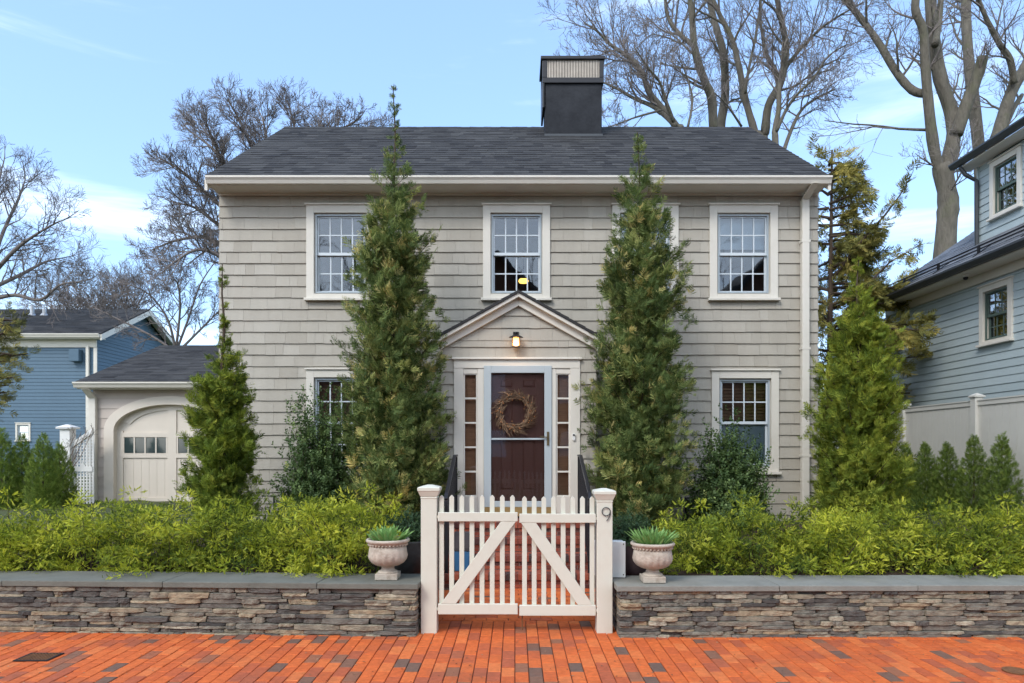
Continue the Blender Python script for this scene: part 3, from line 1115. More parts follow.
# raised stiles and rails
w.box(dx0, dx0 + st + .04, -.062, -.048, TH + .03, zt)
w.box(dx1 - st - .04, dx1, -.062, -.048, TH + .03, zt)
w.box(cm - .05, cm + .05, -.062, -.048, TH + .03, zt)
for (a, b) in ((zs_[0], zs_[1]), (zs_[2], zs_[3]), (zs_[4], zs_[5]), (zs_[6] - .1, zs_[7])):
    w.box(dx0 + st + .04, cm - .05, -.062, -.049, a, b)
    w.box(cm + .05, dx1 - st - .04, -.062, -.049, a, b)
for (a, b) in ((zs_[1], zs_[2]), (zs_[3], zs_[4]), (zs_[5], zs_[6] - .1)):
    for (p, q) in ((dx0 + st + .04, cm - .05), (cm + .05, dx1 - st - .04)):
        w.hexa([(p + .02, -.062, a + .02), (q - .02, -.062, a + .02), (q - .02, -.062, b - .02), (p + .02, -.062, b - .02),
                (p + .04, -.05, a + .04), (q - .04, -.05, a + .04), (q - .04, -.05, b - .04), (p + .04, -.05, b - .04)])
w.build('entry_door', M['door'], house, bevel=.003)
# vestibule interior
w = MB()
w.box(PXL + .08, PXR - .08, HY + .6, HY + .65, .7, 3.0)
w.build('partition', M['interior'], house)

# pendant lamp in upper window
lx, lz = WX(523.5, HY + .9), WZ(281, HY + .9)
lp = empty('pendant_lamp', (lx, HY + .9, lz))
tag(lp, 'lit yellow pendant lamp glowing behind the upper centre window', 'lamp')
w = MB()
w.lathe([(.015, .035), (.07, .028), (.085, .0), (.07, -.028), (.02, -.035)], (lx, HY + .9, lz), 20)
w.build('lamp_shade', M['lampshade'], lp, smooth=True)
w = MB()
w.tube([(lx, HY + .9, lz + .045), (lx, HY + .9, 5.46)], .006, 6)
w.build('cord', M['black'], lp)

# wall lantern
lx, lz = WX(516, 9.4), WZ(341, 9.4)
ly = PY - .11
ln = empty('wall_lantern', (lx, ly, lz - .08))
tag(ln, 'small black lantern glowing warm above the front door', 'wall lantern')
w = MB()
w.lathe([(.018, .115), (.03, .10), (.02, .09), (.095, .055), (.10, .045), (.06, .04)], (lx, ly, lz), 4)
w.box(lx - .055, lx + .055, ly - .055, ly + .055, lz - .085, lz - .07)
for a in (-1, 1):
    for b in (-1, 1):
        w.box(lx + a * .048 - .006, lx + a * .048 + .006, ly + b * .048 - .006, ly + b * .048 + .006, lz - .07, lz + .041)
w.build('cage', M['black'], ln)
w = MB()
w.box(lx - .04, lx + .04, ly - .04, ly + .04, lz - .068, lz + .036)
w.build('lamp_glass', M['lantern'], ln)
w = MB()
w.box(lx - .04, lx + .04, PY - .028, PY - .018, lz - .02, lz + .14)
w.bar((lx, PY - .02, lz + .11), (lx, ly, lz + .11), .015, .015)
w.build('bracket', M['black'], ln)
pl = bpy.data.lights.new('lantern_bulb', 'POINT')
pl.energy = 1.6
pl.color = (1, .55, .25)
pl.shadow_soft_size = .03
po = bpy.data.objects.new('lantern_bulb', pl)
po.location = (0, -.07, .02)
COL.objects.link(po)
po.parent = ln

# doorbell
bx, bz = WX(573.5, PY), WZ(437, PY)
db = empty('video_doorbell', (bx, PY - .035, bz - .05))
tag(db, 'small white doorbell with black lens beside the right sidelight', 'doorbell')
w = MB()
w.prism([(bx - .02 + .02 * (1 - math.cos(a)) if 0 else bx + .02 * math.cos(a), bz + (.03 if math.sin(a) >= 0 else -.03) + .02 * math.sin(a)) for a in [i * math.pi / 8 for i in range(16)]], PY - .06, PY - .036)
w.build('housing', M['white'], db)
w = MB()
w.prism([(bx + .013 * math.cos(a), bz + .026 + .013 * math.sin(a)) for a in [i * math.pi / 8 for i in range(16)]], PY - .066, PY - .0605)
w.build('lens', M['black'], db)

# wreath on the storm door
wx, wz = WX(515, PY - .06), WZ(412, PY - .06)
wr = empty('wreath', (wx, PY - .06, wz))
tag(wr, 'dried vine wreath with orange berries hanging on the front door', 'wreath')
w = MB()
r_ = random.Random(5)
for k in range(46):
    ph, dr_, rr = r_.uniform(0, 6.28), r_.uniform(.7, 1.8), r_.gauss(.205, .022)
    pts = []
    yy = PY - .06 + r_.gauss(0, .012)
    for i in range(9):
        a = ph + dr_ * i / 8
        q = rr * (1 + .05 * math.sin(5 * a + k))
        pts.append((wx + q * math.cos(a), yy + .008 * math.sin(3 * a + k) - .01, wz + q * math.sin(a)))
    w.tube(pts, .0055, 4, r_.random())
for k in range(420):
    a = r_.uniform(0, 6.28)
    q = r_.gauss(.21, .028)
    if r_.random() < .35 * max(0, -math.sin(a)) : q += .03
    p = Vector((wx + q * math.cos(a), PY - .065, wz + q * math.sin(a)))
    l = r_.uniform(.05, .13)
    b = a + r_.uniform(.5, 1.5)
    e = p + Vector((l * math.cos(b), r_.uniform(-.04, .005), l * math.sin(b)))
    m_ = (p + e) / 2 + Vector((r_.gauss(0, .008), 0, r_.gauss(0, .008)))
    w.tube([p, m_, e], [.0045, .0035, .002], 3, r_.random(), cap=False)
w.build('vines', M['wreath'], wr)
for k in range(60):
    a = r_.uniform(0, 6.28)
    q = r_.gauss(.22, .035)
    c = (wx + q * math.cos(a), PY - .085 + r_.uniform(-.015, .01), wz + q * math.sin(a))
    w = MB()
    w.lathe([(.002, -.007), (.007, -.003), (.007, .003), (.002, .007)], c, 6)
    w.build('berry', M['berry'], wr)

# ------------------------------------------------------------------ steps and railings
GC = .035
steps = empty('brick_steps', (GC, 8.4, 0))
tag(steps, 'red brick steps climbing to the front door', 'steps')
SX0, SX1 = GXL - .02, GXR + .02
ris, dep, y0 = .165, .31, 7.9
for k in range(4):
    ya = y0 + k * dep
    yb = y0 + (k + 1) * dep if k < 3 else PY - .02
    zt_ = ris * (k + 1)
    w = MB()
    # riser: two brick courses below a rowlock nosing
    r_ = random.Random(100 + k)
    for row in range(2):
        x = SX0 - (.1 if row else 0)
        zc = zt_ - ris + .045 * row + .006
        while x < SX1:
            a, b = max(x, SX0), min(x + .2, SX1)
            x += .2
            if b - a < .02: continue
            w.box(a + .004, b - .004, ya, ya + .09, zc, zc + .038, r_.random() ** .8)
    x = SX0
    while x < SX1 - .01:      # rowlock course on edge: nosing
        b = min(x + .068, SX1)
        w.box(x + .003, b - .003, ya - .02, ya + .17, zt_ - .068, zt_, r_.random())
        x = b
    y = ya + .175
    while y < yb - .02:
        q = min(y + .1, yb)
        x = SX0 - r_.choice((0, .1))
        while x < SX1:
            a, b = max(x, SX0), min(x + .2, SX1)
            x += .2
            if b - a < .02: continue
            w.box(a + .003, b - .003, y + .002, q - .002, zt_ - .05, zt_ - .002, r_.uniform(.4, 1))
        y = q
    stp = w.build('step', M['stepbrick'], steps)
    w = MB()
    w.box(SX0 + .006, SX1 - .006, ya + .006, yb + (.16 if k < 3 else 0), zt_ - ris - .004 + (.002 if k else -.05), zt_ - .009 - .0)
    w.build('mortar_bed', M['mortar'], stp)

for sx, wd in ((-1, 'left'), (1, 'right')):
    X = -.80 if sx < 0 else .87
    rt = empty('stair_railing', (X, 8.6, 0))
    tag(rt, f'black iron stair railing on the {wd} side of the brick steps', 'railing', 'black stair railings beside the front steps')
    ya, yb = 7.98, 9.28
    za, zb = 1.09, 1.52
    # each run: slope then level at top
    ground = lambda y: ris * min(4, max(0, int((y - y0) / dep) + 1)) if y > y0 else 0
    w = MB()
    pts = [(X, 7.90, za - .06), (X, 7.98, za), (X, 9.05, zb), (X, 9.32, zb + .005)]
    for a, b in zip(pts[:-1], pts[1:]):
        w.bar(a, b, .045, .028)
    w.bar((X, 7.90, za - .075), (X, 7.90, za - .14), .045, .03, up=(0, 1, 0))
    w.build('handrail', M['black'], rt, bevel=.005)
    for yy in (7.98, 9.28):
        w = MB()
        zt_ = za if yy < 8.5 else zb
        w.box(X - .018, X + .018, yy - .018, yy + .018, ground(yy), zt_ - .015)
        w.build('newel_post', M['black'], rt)
    w = MB()
    w.bar((X, 8.0, ground(8.0) + .12), (X, 9.05, ris * 4 + .12), .02, .02)
    w.bar((X, 9.05, ris * 4 + .12), (X, 9.27, ris * 4 + .12), .02, .02)
    w.build('bottom_rail', M['black'], rt)
    n = 11
    for k in range(n):
        yy = 8.08 + k * .11
        t = min(1, (yy - 7.98) / 1.07)
        w = MB()
        w.box(X - .009, X + .009, yy - .009, yy + .009, ground(8.0) + .12 + (ris * 4 - ground(8.0)) * min(1, (yy - 8) / 1.05), za + (zb - za) * t - .01)
        w.build('baluster', M['black'], rt)

# blue tub on the lower step
tx, ty, tz = WX(462, 8.12), 8.13, .166
tb = empty('storage_tub', (tx, ty, tz))
tag(tb, 'small blue tub under a dark cover on the lowest brick step', 'tub')
w = MB()
w.hexa([(tx - .085, ty - .07, tz), (tx + .085, ty - .07, tz), (tx + .085, ty + .07, tz), (tx - .085, ty + .07, tz),
        (tx - .10, ty - .085, tz + .24), (tx + .10, ty - .085, tz + .24), (tx + .10, ty + .085, tz + .24), (tx - .10, ty + .085, tz + .24)])
w.build('tub_body', M['tub'], tb, bevel=.012)
w = MB()
w.box(tx - .11, tx + .11, ty - .095, ty + .095, tz + .241, tz + .262)
w.hexa([(tx - .10, ty - .085, tz + .262), (tx + .10, ty - .085, tz + .262), (tx + .10, ty + .085, tz + .262), (tx - .10, ty + .085, tz + .262),
        (tx - .09, ty - .03, tz + .46), (tx + .09, ty - .03, tz + .46), (tx + .09, ty + .06, tz + .46), (tx - .09, ty + .06, tz + .46)])
w.build('cover', M['tubdark'], tb, bevel=.02)

# ------------------------------------------------------------------ gate
GY = 5.96


def gate_post(px0, px1, pyt, pyb, label):
    d = GY
    x0, x1 = WX(px0, d), WX(px1, d)
    c = (x0 + x1) / 2
    hw = (x1 - x0) / 2
    zt, zb = WZ(pyt, d), 0
    rt = empty('gate_post', (c, d + .06, 0))
    tag(rt, label, 'gate post', 'white posts of the picket gate')
    w = MB()
    yc = d + hw
    w.box(c - hw, c + hw, yc - hw, yc + hw, -.05, zt - .075)
    w.box(c - hw - .004, c + hw + .004, yc - hw - .004, yc + hw + .004, zt - .12, zt - .105)
    w.build('shaft', M['gate'], rt, bevel=.005)
    w = MB()
    def sq(h): return [(c - h, yc - h), (c + h, yc - h), (c + h, yc + h), (c - h, yc + h)]
    prof = [(hw + .004, zt - .10), (hw + .010, zt - .085), (hw + .022, zt - .055), (hw + .027, zt - .05), (hw + .027, zt - .025), (hw + .018, zt - .018), (.02, zt)]
    vs, fs = [], []
    for h, z in prof:
        vs += [(x, y, z) for x, y in sq(h)]
    for i in range(len(prof) - 1):
        for k in range(4):
            fs.append((i * 4 + k, i * 4 + (k + 1) % 4, (i + 1) * 4 + (k + 1) % 4, (i + 1) * 4 + k))
    fs += [(3, 2, 1, 0), tuple((len(prof) - 1) * 4 + k for k in range(4))]
    w.add(vs, fs)
    w.build('post_cap', M['gate'], rt)
    return rt, c, x0, x1


pL, cL, _, gx0 = gate_post(420.8, 436.7, 485, 632, 'left white gate post with square cap, beside the left stone wall')
pR, cR, gx1, _ = gate_post(597, 612.6, 488.5, 634, 'right white gate post with the black numeral nine on it')
# numeral 9
w = MB()
cx, cz, rr = WX(606, GY), WZ(511.5, GY), .036
pts = [(cx + rr * math.cos(a), GY - .012, cz + rr * math.sin(a)) for a in [R(-15 + i * 15) for i in range(0, 24)]]
w.tube(pts + [(cx + rr * 1.0, GY - .012, cz)], .0042, 6)
pts = [(cx + rr, GY - .012, cz + .004), (cx + rr * .98, GY - .012, cz - .02), (cx + rr * .72, GY - .012, cz - .05), (cx + rr * .1, GY - .012, cz - .082)]
w.tube(pts, .0042, 6)
w.build('house_number', M['darkmetal'], pR)

mid = WX(518.5, GY)


def gate_leaf(xa, xb, right, label):
    rt = empty('picket_gate', ((xa + xb) / 2, GY + .04, .1))
    tag(rt, label, 'gate', 'two leaves of the white picket gate')
    sag = -.012 if right else 0
    z1, z0 = WZ(512.5, GY) + sag, WZ(521.5, GY) + sag
    b1, b0 = WZ(604, GY) + sag, WZ(614.5, GY) + sag
    for nm, p, q in (('top_rail', z0, z1), ('bottom_rail', b0, b1)):
        w = MB()
        w.box(xa + .004, xb - .004, GY - .0, GY + .032, p, q)
        w.build(nm, M['gate'], rt, bevel=.004)
    n = 8
    g0, g1 = (xa + .032, xb - .05) if not right else (xa + .05, xb - .032)
    for k in range(n):
        x = g0 + (g1 - g0) * k / (n - 1)
        w = MB()
        pw = .0205
        zt = WZ(495.5, GY) + sag + rnd.uniform(-.002, .002)
        poly = [(x - pw, b0 + .01), (x + pw, b0 + .01), (x + pw, zt - .02), (x + .004, zt), (x - .004, zt), (x - pw, zt - .02)]
        w.prism(poly, GY + .034, GY + .062)
        w.build('picket', M['gate'], rt, bevel=.002)
    w = MB()
    zt2, zb2 = z0 - .001, b1 + .001
    bw = .13
    if not right:
        poly = [(xa + .03, zb2), (xa + .03 + bw, zb2), (xb - .02, zt2), (xb - .02 - bw, zt2)]
    else:
        poly = [(xb - .03 - bw, zb2), (xb - .03, zb2), (xa + .02 + bw, zt2), (xa + .02, zt2)]
    w.prism(poly, GY + .002, GY + .030)
    w.build('diagonal_brace', M['gate'], rt, bevel=.003)
    w = MB()
    for z in ((z0 + z1) / 2, (b0 + b1) / 2):
        hx = xa if not right else xb
        w.box(hx - .02, hx + .02, GY + .008, GY + .030, z - .012, z + .012)
    w.build('hinge', M['gate'], rt)
    if right:
        w = MB()
        w.tube([(xa + .03, GY + .045, .02), (xa + .03, GY + .045, b0 + .08)], .006, 8)
        w.build('drop_rod', M['rust'], rt)
    return rt


gate_leaf(gx0 + .006, mid - .003, False, 'left leaf of the white picket gate, brace rising to the right')
gate_leaf(mid + .003, gx1 - .006, True, 'right leaf of the white picket gate, brace falling to the right')

# ------------------------------------------------------------------ white metal box behind the right post
bx0, bx1, bz0 = WX(594, 6.25), WX(624, 6.25), .447
wb = empty('utility_box', ((bx0 + bx1) / 2, 6.2, bz0))
tag(wb, 'white metal box standing on the wall cap behind the right gate post', 'metal box')
w = MB()
w.box(bx0 + .008, bx1 - .008, 6.17, 6.30, bz0, bz0 + .325)
w.build('housing', M['whitebox'], wb, bevel=.008)
w = MB()
w.box(bx0, bx1, 6.155, 6.168, bz0 + .002, bz0 + .33)
w.build('front_panel', M['whitebox'], wb, bevel=.012)
w = MB()
for (a, b) in ((bx1 - .02, bz0 + .305), (bx1 - .02, bz0 + .03), (bx0 + .02, bz0 + .305)):
    w.box(a - .005, a + .005, 6.150, 6.1545, b - .005, b + .005)
w.build('screw', M['darkmetal'], wb)

# ------------------------------------------------------------------ urns
def leaves_strap(mb, c, n, seed, L0=.12, rad=.07, wd=.018):
    r = random.Random(seed)
    for k in range(n):
        a = r.uniform(0, 6.28)
        q = rad * math.sqrt(r.random())
        p = Vector((c[0] + q * math.cos(a), c[1] + q * math.sin(a), c[2]))
        tilt = R(r.uniform(0, 22) + 30 * (q / rad) ** 2)
        l = L0 * r.uniform(.75, 1.25)
        d = Vector((math.cos(a) * math.sin(tilt), math.sin(a) * math.sin(tilt), math.cos(tilt)))
        s = Vector((-math.sin(a), math.cos(a), 0))
        tw = r.uniform(-.8, .8)
        s = (s * math.cos(tw) + Vector((0, 0, 1)).cross(s) * math.sin(tw)).normalized()
        vs = []
        pts = []
        bend = r.uniform(.2, 1.2)
        cur = p.copy()
        dd = d.copy()
        for i in range(5):
            t = i / 4
            ww = wd * (0.55 + 1.2 * t - 1.72 * t * t)
            pts.append((cur.copy(), max(ww, .001)))
            cur += dd * l / 4
            dd = (dd + Vector((math.cos(a), math.sin(a), -.5)) * bend * .12).normalized()
        nn = d.cross(s).normalized() * .004
        for q_, ww in pts:
            vs += [tuple(q_ - s * ww), tuple(q_ + nn * 0 - nn), tuple(q_ + s * ww)]
        fs = []
        for i in range(4):
            fs += [(3 * i, 3 * i + 1, 3 * i + 4, 3 * i + 3), (3 * i + 1, 3 * i + 2, 3 * i + 5, 3 * i + 4)]
        mb.add(vs, fs, r.random())


def urn(px, d, zb, label, seed, hz, nl=70, wl=.030, ll=.125):
    x = WX(px, d)
    rt = empty('garden_urn', (x, d, zb))
    tag(rt, label, 'urn', 'cast stone urns on the wall caps')
    w = MB()
    w.box(x - .098, x + .098, d - .098, d + .098, zb + .001, zb + .055)
    w.lathe([(.092, .055), (.085, .07), (.06, .08), (.055, .10), (.062, .115)], (x, d, zb), 32)
    w.build('plinth', M['urn'], rt, bevel=.006)
    w = MB()
    H = hz
    prof = [(.062, .115), (.10, .122), (.14, .145), (.162, .175), (.170, .205), (.168, .245), (.160, H - .045)]
    w.lathe(prof, (x, d, zb), 96, mod=lambda a, z, j: 1 + (.055 * (abs(math.sin(9 * a)) - .4) if 0 < j < 5 else 0))
    w.build('bowl', M['urn'], rt, smooth=True)
    zb2 = prof[-1][1]
    w = MB()
    w.lathe([(.155, zb2 - .005), (.160, zb2 + .004), (.172, zb2 + .01), (.176, zb2 + .022), (.190, zb2 + .03), (.194, zb2 + .045), (.186, zb2 + .055), (.168, zb2 + .055), (.160, zb2 + .03)], (x, d, zb), 48, capends=False)
    for k in range(34):
        a = 2 * math.pi * k / 34
        w.lathe([(.002, -.011), (.010, -.005), (.011, .003), (.004, .011)], (x + .168 * math.cos(a), d + .168 * math.sin(a), zb + zb2 + .006), 6)
    w.build('rim', M['urn'], rt, smooth=True)
    w = MB()
    w.lathe([(.165, 0), (.1, .012), (.01, .02)], (x, d, zb + zb2 + .03), 24)
    w.build('soil', M['soil'], rt)
    w = MB()
    leaves_strap(w, (x, d, zb + zb2 + .03), nl, seed, ll, .125, wl)
    w.build('leaves', M['tulip'], rt, recalc=False)


urn(388, 6.08, .457, 'stone urn with green bulb shoots on the left wall cap beside the gate', 3, .345)
urn(652.5, 6.0, .447, 'stone urn with spiky green shoots on the right wall cap beside the gate', 8, .335, 150, .015, .14)


# ------------------------------------------------------------------ foliage toolkit (numpy)
def rot_frames(dirs, rng, roll=None, nrm=None):
    d = dirs / np.linalg.norm(dirs, axis=1, keepdims=True)
    if nrm is not None:
        u = nrm + rng.standard_normal(nrm.shape) * .5
        u = u - (u * d).sum(1, keepdims=True) * d
        u /= np.linalg.norm(u, axis=1, keepdims=True) + 1e-9
        return d, np.cross(u, d), u
    up = np.tile(np.array([[0, 0, 1.0]]), (len(d), 1))
    bad = np.abs(d[:, 2]) > .97
    up[bad] = (1, 0, 0)
    s = np.cross(d, up)
    s /= np.linalg.norm(s, axis=1, keepdims=True)
    u = np.cross(s, d)
    if roll is None:
        roll = rng.uniform(-1.0, 1.0, len(d))
    c, q = np.cos(roll)[:, None], np.sin(roll)[:, None]
    s2 = s * c + u * q
    u2 = -s * q + u * c
    return d, s2, u2


def kite(a, b, w, z=0):
    a, b = np.array(a, float), np.array(b, float)
    d = b - a
    n = np.array([-d[1], d[0]]) / max(np.hypot(*d), 1e-9)
    m = a + d * .45
    return [(a[0], a[1], z), (m[0] + n[0] * w, m[1] + n[1] * w, z + .02), (b[0], b[1], z), (m[0] - n[0] * w, m[1] - n[1] * w, z - .02)]


def tmpl_fan(r):
    """flat feathery cypress-like spray, unit length along x"""
    wd = r.uniform(.024, .042)
    v = []
    v += kite((0, 0), (1, 0), .022)
    for k, t in enumerate(np.linspace(.10, .86, 6)):
        for sg in (-1, 1):
            l = (.50 * (1 - t) + .14) * r.uniform(.75, 1.25)
            an = R(r.uniform(34, 56)) * sg
            v += kite((t, 0), (t + l * math.cos(an), l * math.sin(an)), wd, r.uniform(-.08, .08))
    V = np.array(v)
    return V, np.arange(len(v)).reshape(-1, 4)


def tmpl_yew(r, n=7):
    v = []
    v += kite((0, 0), (1, 0), .03)
    for t in np.linspace(.06, .95, n):
        for sg in (-1, 1):
            l = .24 * (1 - .5 * t) * r.uniform(.85, 1.15)
            an = R(r.uniform(48, 68)) * sg
            k = kite((t, 0), (t + l * math.cos(an), l * math.sin(an)), .085)
            z = r.uniform(-.02, .09)
            v += [(a, b, c + z * (i > 0)) for i, (a, b, c) in enumerate(k)]
    V = np.array(v)
    return V, np.arange(len(v)).reshape(-1, 4)


def tmpl_leafy(r, n=7):
    """shoot with small oval leaves all round"""
    v = []
    for i in range(n):
        t = .1 + .85 * i / n
        a = i * 2.4
        l = .32
        ox, oy, oz = .6, math.cos(a) * .8, math.sin(a) * .8
        b = np.array([t, 0, 0])
        d = np.array([ox, oy, oz]); d = d / np.linalg.norm(d)
        s = np.cross(d, [0, -math.sin(a), math.cos(a)]); s = s / np.linalg.norm(s)
        s = np.array([0, -math.sin(a), math.cos(a)])
        m = b + d * l * .5
        v += [tuple(b), tuple(m + s * .12), tuple(b + d * l), tuple(m - s * .12)]
    V = np.array(v)
    return V, np.arange(len(v)).reshape(-1, 4)


def scatter(mb, tmpls, P, D, S, tones, rng, roll=None, nrm=None):
    idx = rng.integers(0, len(tmpls), len(P))
    for k, (V, Q) in enumerate(tmpls):
        m = idx == k
        if not m.any(): continue
        d, s, u = rot_frames(D[m], rng, roll[m] if roll is not None else None, nrm[m] if nrm is not None else None)
        sc = S[m][:, None, None]
        W = P[m][:, None, :] + sc * (V[None, :, 0:1] * d[:, None, :] + V[None, :, 1:2] * s[:, None, :] + V[None, :, 2:3] * u[:, None, :])
        mb.addnp(W, Q, tones[m])


rr_ = random.Random(2)
FAN = [tmpl_fan(rr_) for _ in range(4)]
YEW = [tmpl_yew(rr_) for _ in range(4)]
LEAF = [tmpl_leafy(rr_) for _ in range(3)]


def conifer(name, label, cat, x, y, z0, H, rad, nb, sp, size, matkey, seed, group=None, lift=.9, inner=.25, tone_mu=.42, brown=None,
            trunk_r=.05, tip=.6, tmpl=None, droop=0.0, wild=.15, lean=(0, 0), fill=1.0):
    """column/cone conifer: rad(t) radius over height fraction t; nb branches, sp sprays per branch"""
    rng = np.random.default_rng(seed)
    root = empty(name, (x, y, z0))
    tag(root, label, cat, group)
    # trunk
    w = MB()
    n = 9
    pts = [(x + lean[0] * (i / n) ** 1.5 + .02 * math.sin(i * 2 + seed), y + lean[1] * i / n, z0 - .05 + (H + .02) * i / n) for i in range(n + 1)]
    w.tube(pts, [trunk_r * (1 - i / n) + .006 for i in range(n + 1)], 7)
    tt = rng.random(nb * 3)
    ts = np.linspace(0.02, .99, 60)
    wts = np.array([rad(t) for t in ts]) ** 1.0 + .04
    t0 = rng.choice(ts, nb, p=wts / wts.sum()) + rng.uniform(-.01, .01, nb)
    t0 = np.clip(t0, .0, .985)
    ang = rng.uniform(0, 2 * np.pi, nb)
    Rr = np.array([rad(t) for t in t0]) * (1 + wild * rng.standard_normal(nb)).clip(.5, 1.6)
    Rr = np.maximum(Rr, .012)
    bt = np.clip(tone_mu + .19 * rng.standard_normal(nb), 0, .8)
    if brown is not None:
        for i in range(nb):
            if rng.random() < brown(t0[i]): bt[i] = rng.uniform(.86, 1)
    P, D, S, T_, NN = [], [], [], [], []
    for i in range(nb):
        a, L = ang[i], Rr[i]
        lf = lift * rng.uniform(.6, 1.3)
        dirv = np.array([math.cos(a), math.sin(a), lf])
        base = np.array([x + lean[0] * t0[i] ** 1.5, y + lean[1] * t0[i], z0 + H * t0[i]])
        start = base.copy()
        start[2] = max(z0 + .02, base[2] - L * lf * .6)
        end = base + np.array([math.cos(a) * L, math.sin(a) * L, L * lf * .4 - droop * L])
        m = max(4, int(sp * (.5 + .9 * L / max(.05, rad(.1)))))
        u = np.clip(rng.beta(2.2, 1.1, m), inner, 1.02)
        pos = start[None] * (1 - u[:, None]) + end[None] * u[:, None]
        thick = .25 * L * (1.05 - .6 * u) + .015
        pos += rng.standard_normal((m, 3)) * thick[:, None] * np.array([.45, .45, .45])
        tang = np.array([-math.sin(a), math.cos(a), 0])
        outv = np.array([math.cos(a), math.sin(a), 0])
        dd = outv * .45 + tang * rng.normal(0, .65, m)[:, None] + rng.standard_normal((m, 3)) * .25
        dd[:, 2] += .62 - droop
        NN.append(np.tile(outv + np.array([0, 0, .55]), (m, 1)))
        P.append(pos); D.append(dd)
        S.append(size * rng.uniform(.6, 1.25, m) * min(1, max(.45, L / .26)))
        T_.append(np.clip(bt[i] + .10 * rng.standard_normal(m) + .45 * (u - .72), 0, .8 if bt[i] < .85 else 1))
        if i % 3 == 0:
            w.tube([tuple(start), tuple((start + end) / 2 + np.array([0, 0, -.02])), tuple(end)], [.012 * min(1, L * 2), .008 * min(1, L * 2), .002], 4, cap=False)
    w.build('trunk', M['trunk'], root)
    c = MB()
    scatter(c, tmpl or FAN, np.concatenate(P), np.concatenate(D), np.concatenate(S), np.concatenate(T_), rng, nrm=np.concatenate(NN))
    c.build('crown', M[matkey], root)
    return root


# the tall ones against the house
def prof(points):
    xs, ys = zip(*points)
    return lambda t: float(np.interp(t, xs, ys))


gz = .55
H1 = WZ(84, 9.1) - gz
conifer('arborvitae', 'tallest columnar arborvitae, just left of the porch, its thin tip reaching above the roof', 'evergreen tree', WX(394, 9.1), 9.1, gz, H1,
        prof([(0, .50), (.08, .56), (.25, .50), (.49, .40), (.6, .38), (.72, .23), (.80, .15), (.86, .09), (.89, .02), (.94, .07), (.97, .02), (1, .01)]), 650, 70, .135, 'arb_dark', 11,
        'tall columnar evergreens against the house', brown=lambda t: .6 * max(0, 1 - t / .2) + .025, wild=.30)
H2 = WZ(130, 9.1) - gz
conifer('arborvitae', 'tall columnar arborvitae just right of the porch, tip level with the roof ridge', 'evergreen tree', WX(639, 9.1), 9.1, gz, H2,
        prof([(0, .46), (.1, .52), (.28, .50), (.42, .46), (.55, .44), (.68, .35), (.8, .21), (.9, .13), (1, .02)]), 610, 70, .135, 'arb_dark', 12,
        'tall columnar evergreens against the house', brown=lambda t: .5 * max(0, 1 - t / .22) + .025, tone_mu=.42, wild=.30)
H3 = WZ(262, 9.0) - gz
conifer('arborvitae', 'thin tipped bright green arborvitae at the left corner of the house', 'evergreen tree', WX(223, 9.0), 9.0, gz, H3,
        prof([(0, .30), (.15, .33), (.43, .27), (.58, .18), (.68, .09), (.76, .05), (.84, .03), (.9, .05), (1, .005)]), 380, 60, .13, 'arb_green', 13,
        'tall columnar evergreens against the house', tone_mu=.5, wild=.28)
H4 = WZ(256, 9.0) - gz
conifer('arborvitae', 'yellow green columnar arborvitae at the right corner of the house', 'evergreen tree', WX(858, 9.0), 9.0, gz, H4,
        prof([(0, .40), (.12, .43), (.42, .39), (.62, .30), (.8, .15), (.9, .08), (1, .02)]), 550, 68, .12, 'arb_green', 14,
        'tall columnar evergreens against the house', tone_mu=.62, wild=.26)

# small arborvitae rows
def cone_shrub(name, label, x, y, z0, H, R_, n, size, matkey, seed, group, tone_mu):
    rng = np.random.default_rng(seed)
    root = empty(name, (x, y, z0))
    tag(root, label, 'evergreen shrub', group)
    w = MB()
    w.tube([(x, y, z0 - .03), (x, y, z0 + H * .9)], [.02, .004], 6)
    w.build('trunk', M['trunk'], root)
    prf = prof([(0, .80), (.12, .97), (.3, 1), (.55, .82), (.8, .45), (.93, .2), (1, .02)])
    ts = np.linspace(0, 1, 80)
    wt = np.array([prf(t) for t in ts]) + .03
    t = rng.choice(ts, n, p=wt / wt.sum()) + rng.uniform(-.007, .007, n)
    a = rng.uniform(0, 2 * np.pi, n)
    ph = rng.uniform(0, 6.28, 4)
    bump = 1 + .10 * np.sin(5 * a + 9 * t + ph[0]) * np.sin(17 * t + ph[1]) + .07 * np.sin(9 * a - 23 * t + ph[2])
    r = R_ * np.array([prf(min(1, max(0, q))) for q in t]) * bump * (1 - .85 * rng.random(n) ** 1.8)
    P = np.stack([x + r * np.cos(a), y + r * np.sin(a), z0 + H * t * .97], 1)
    out = np.stack([np.cos(a), np.sin(a), np.zeros(n)], 1)
    tang = np.stack([-np.sin(a), np.cos(a), np.zeros(n)], 1)
    D = out * .45 + tang * rng.normal(0, .35, n)[:, None] + np.array([0, 0, .9])
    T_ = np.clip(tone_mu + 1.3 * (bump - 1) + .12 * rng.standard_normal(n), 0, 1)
    c = MB()
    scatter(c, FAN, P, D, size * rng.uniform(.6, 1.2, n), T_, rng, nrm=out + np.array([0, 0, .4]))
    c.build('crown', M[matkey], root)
    return root


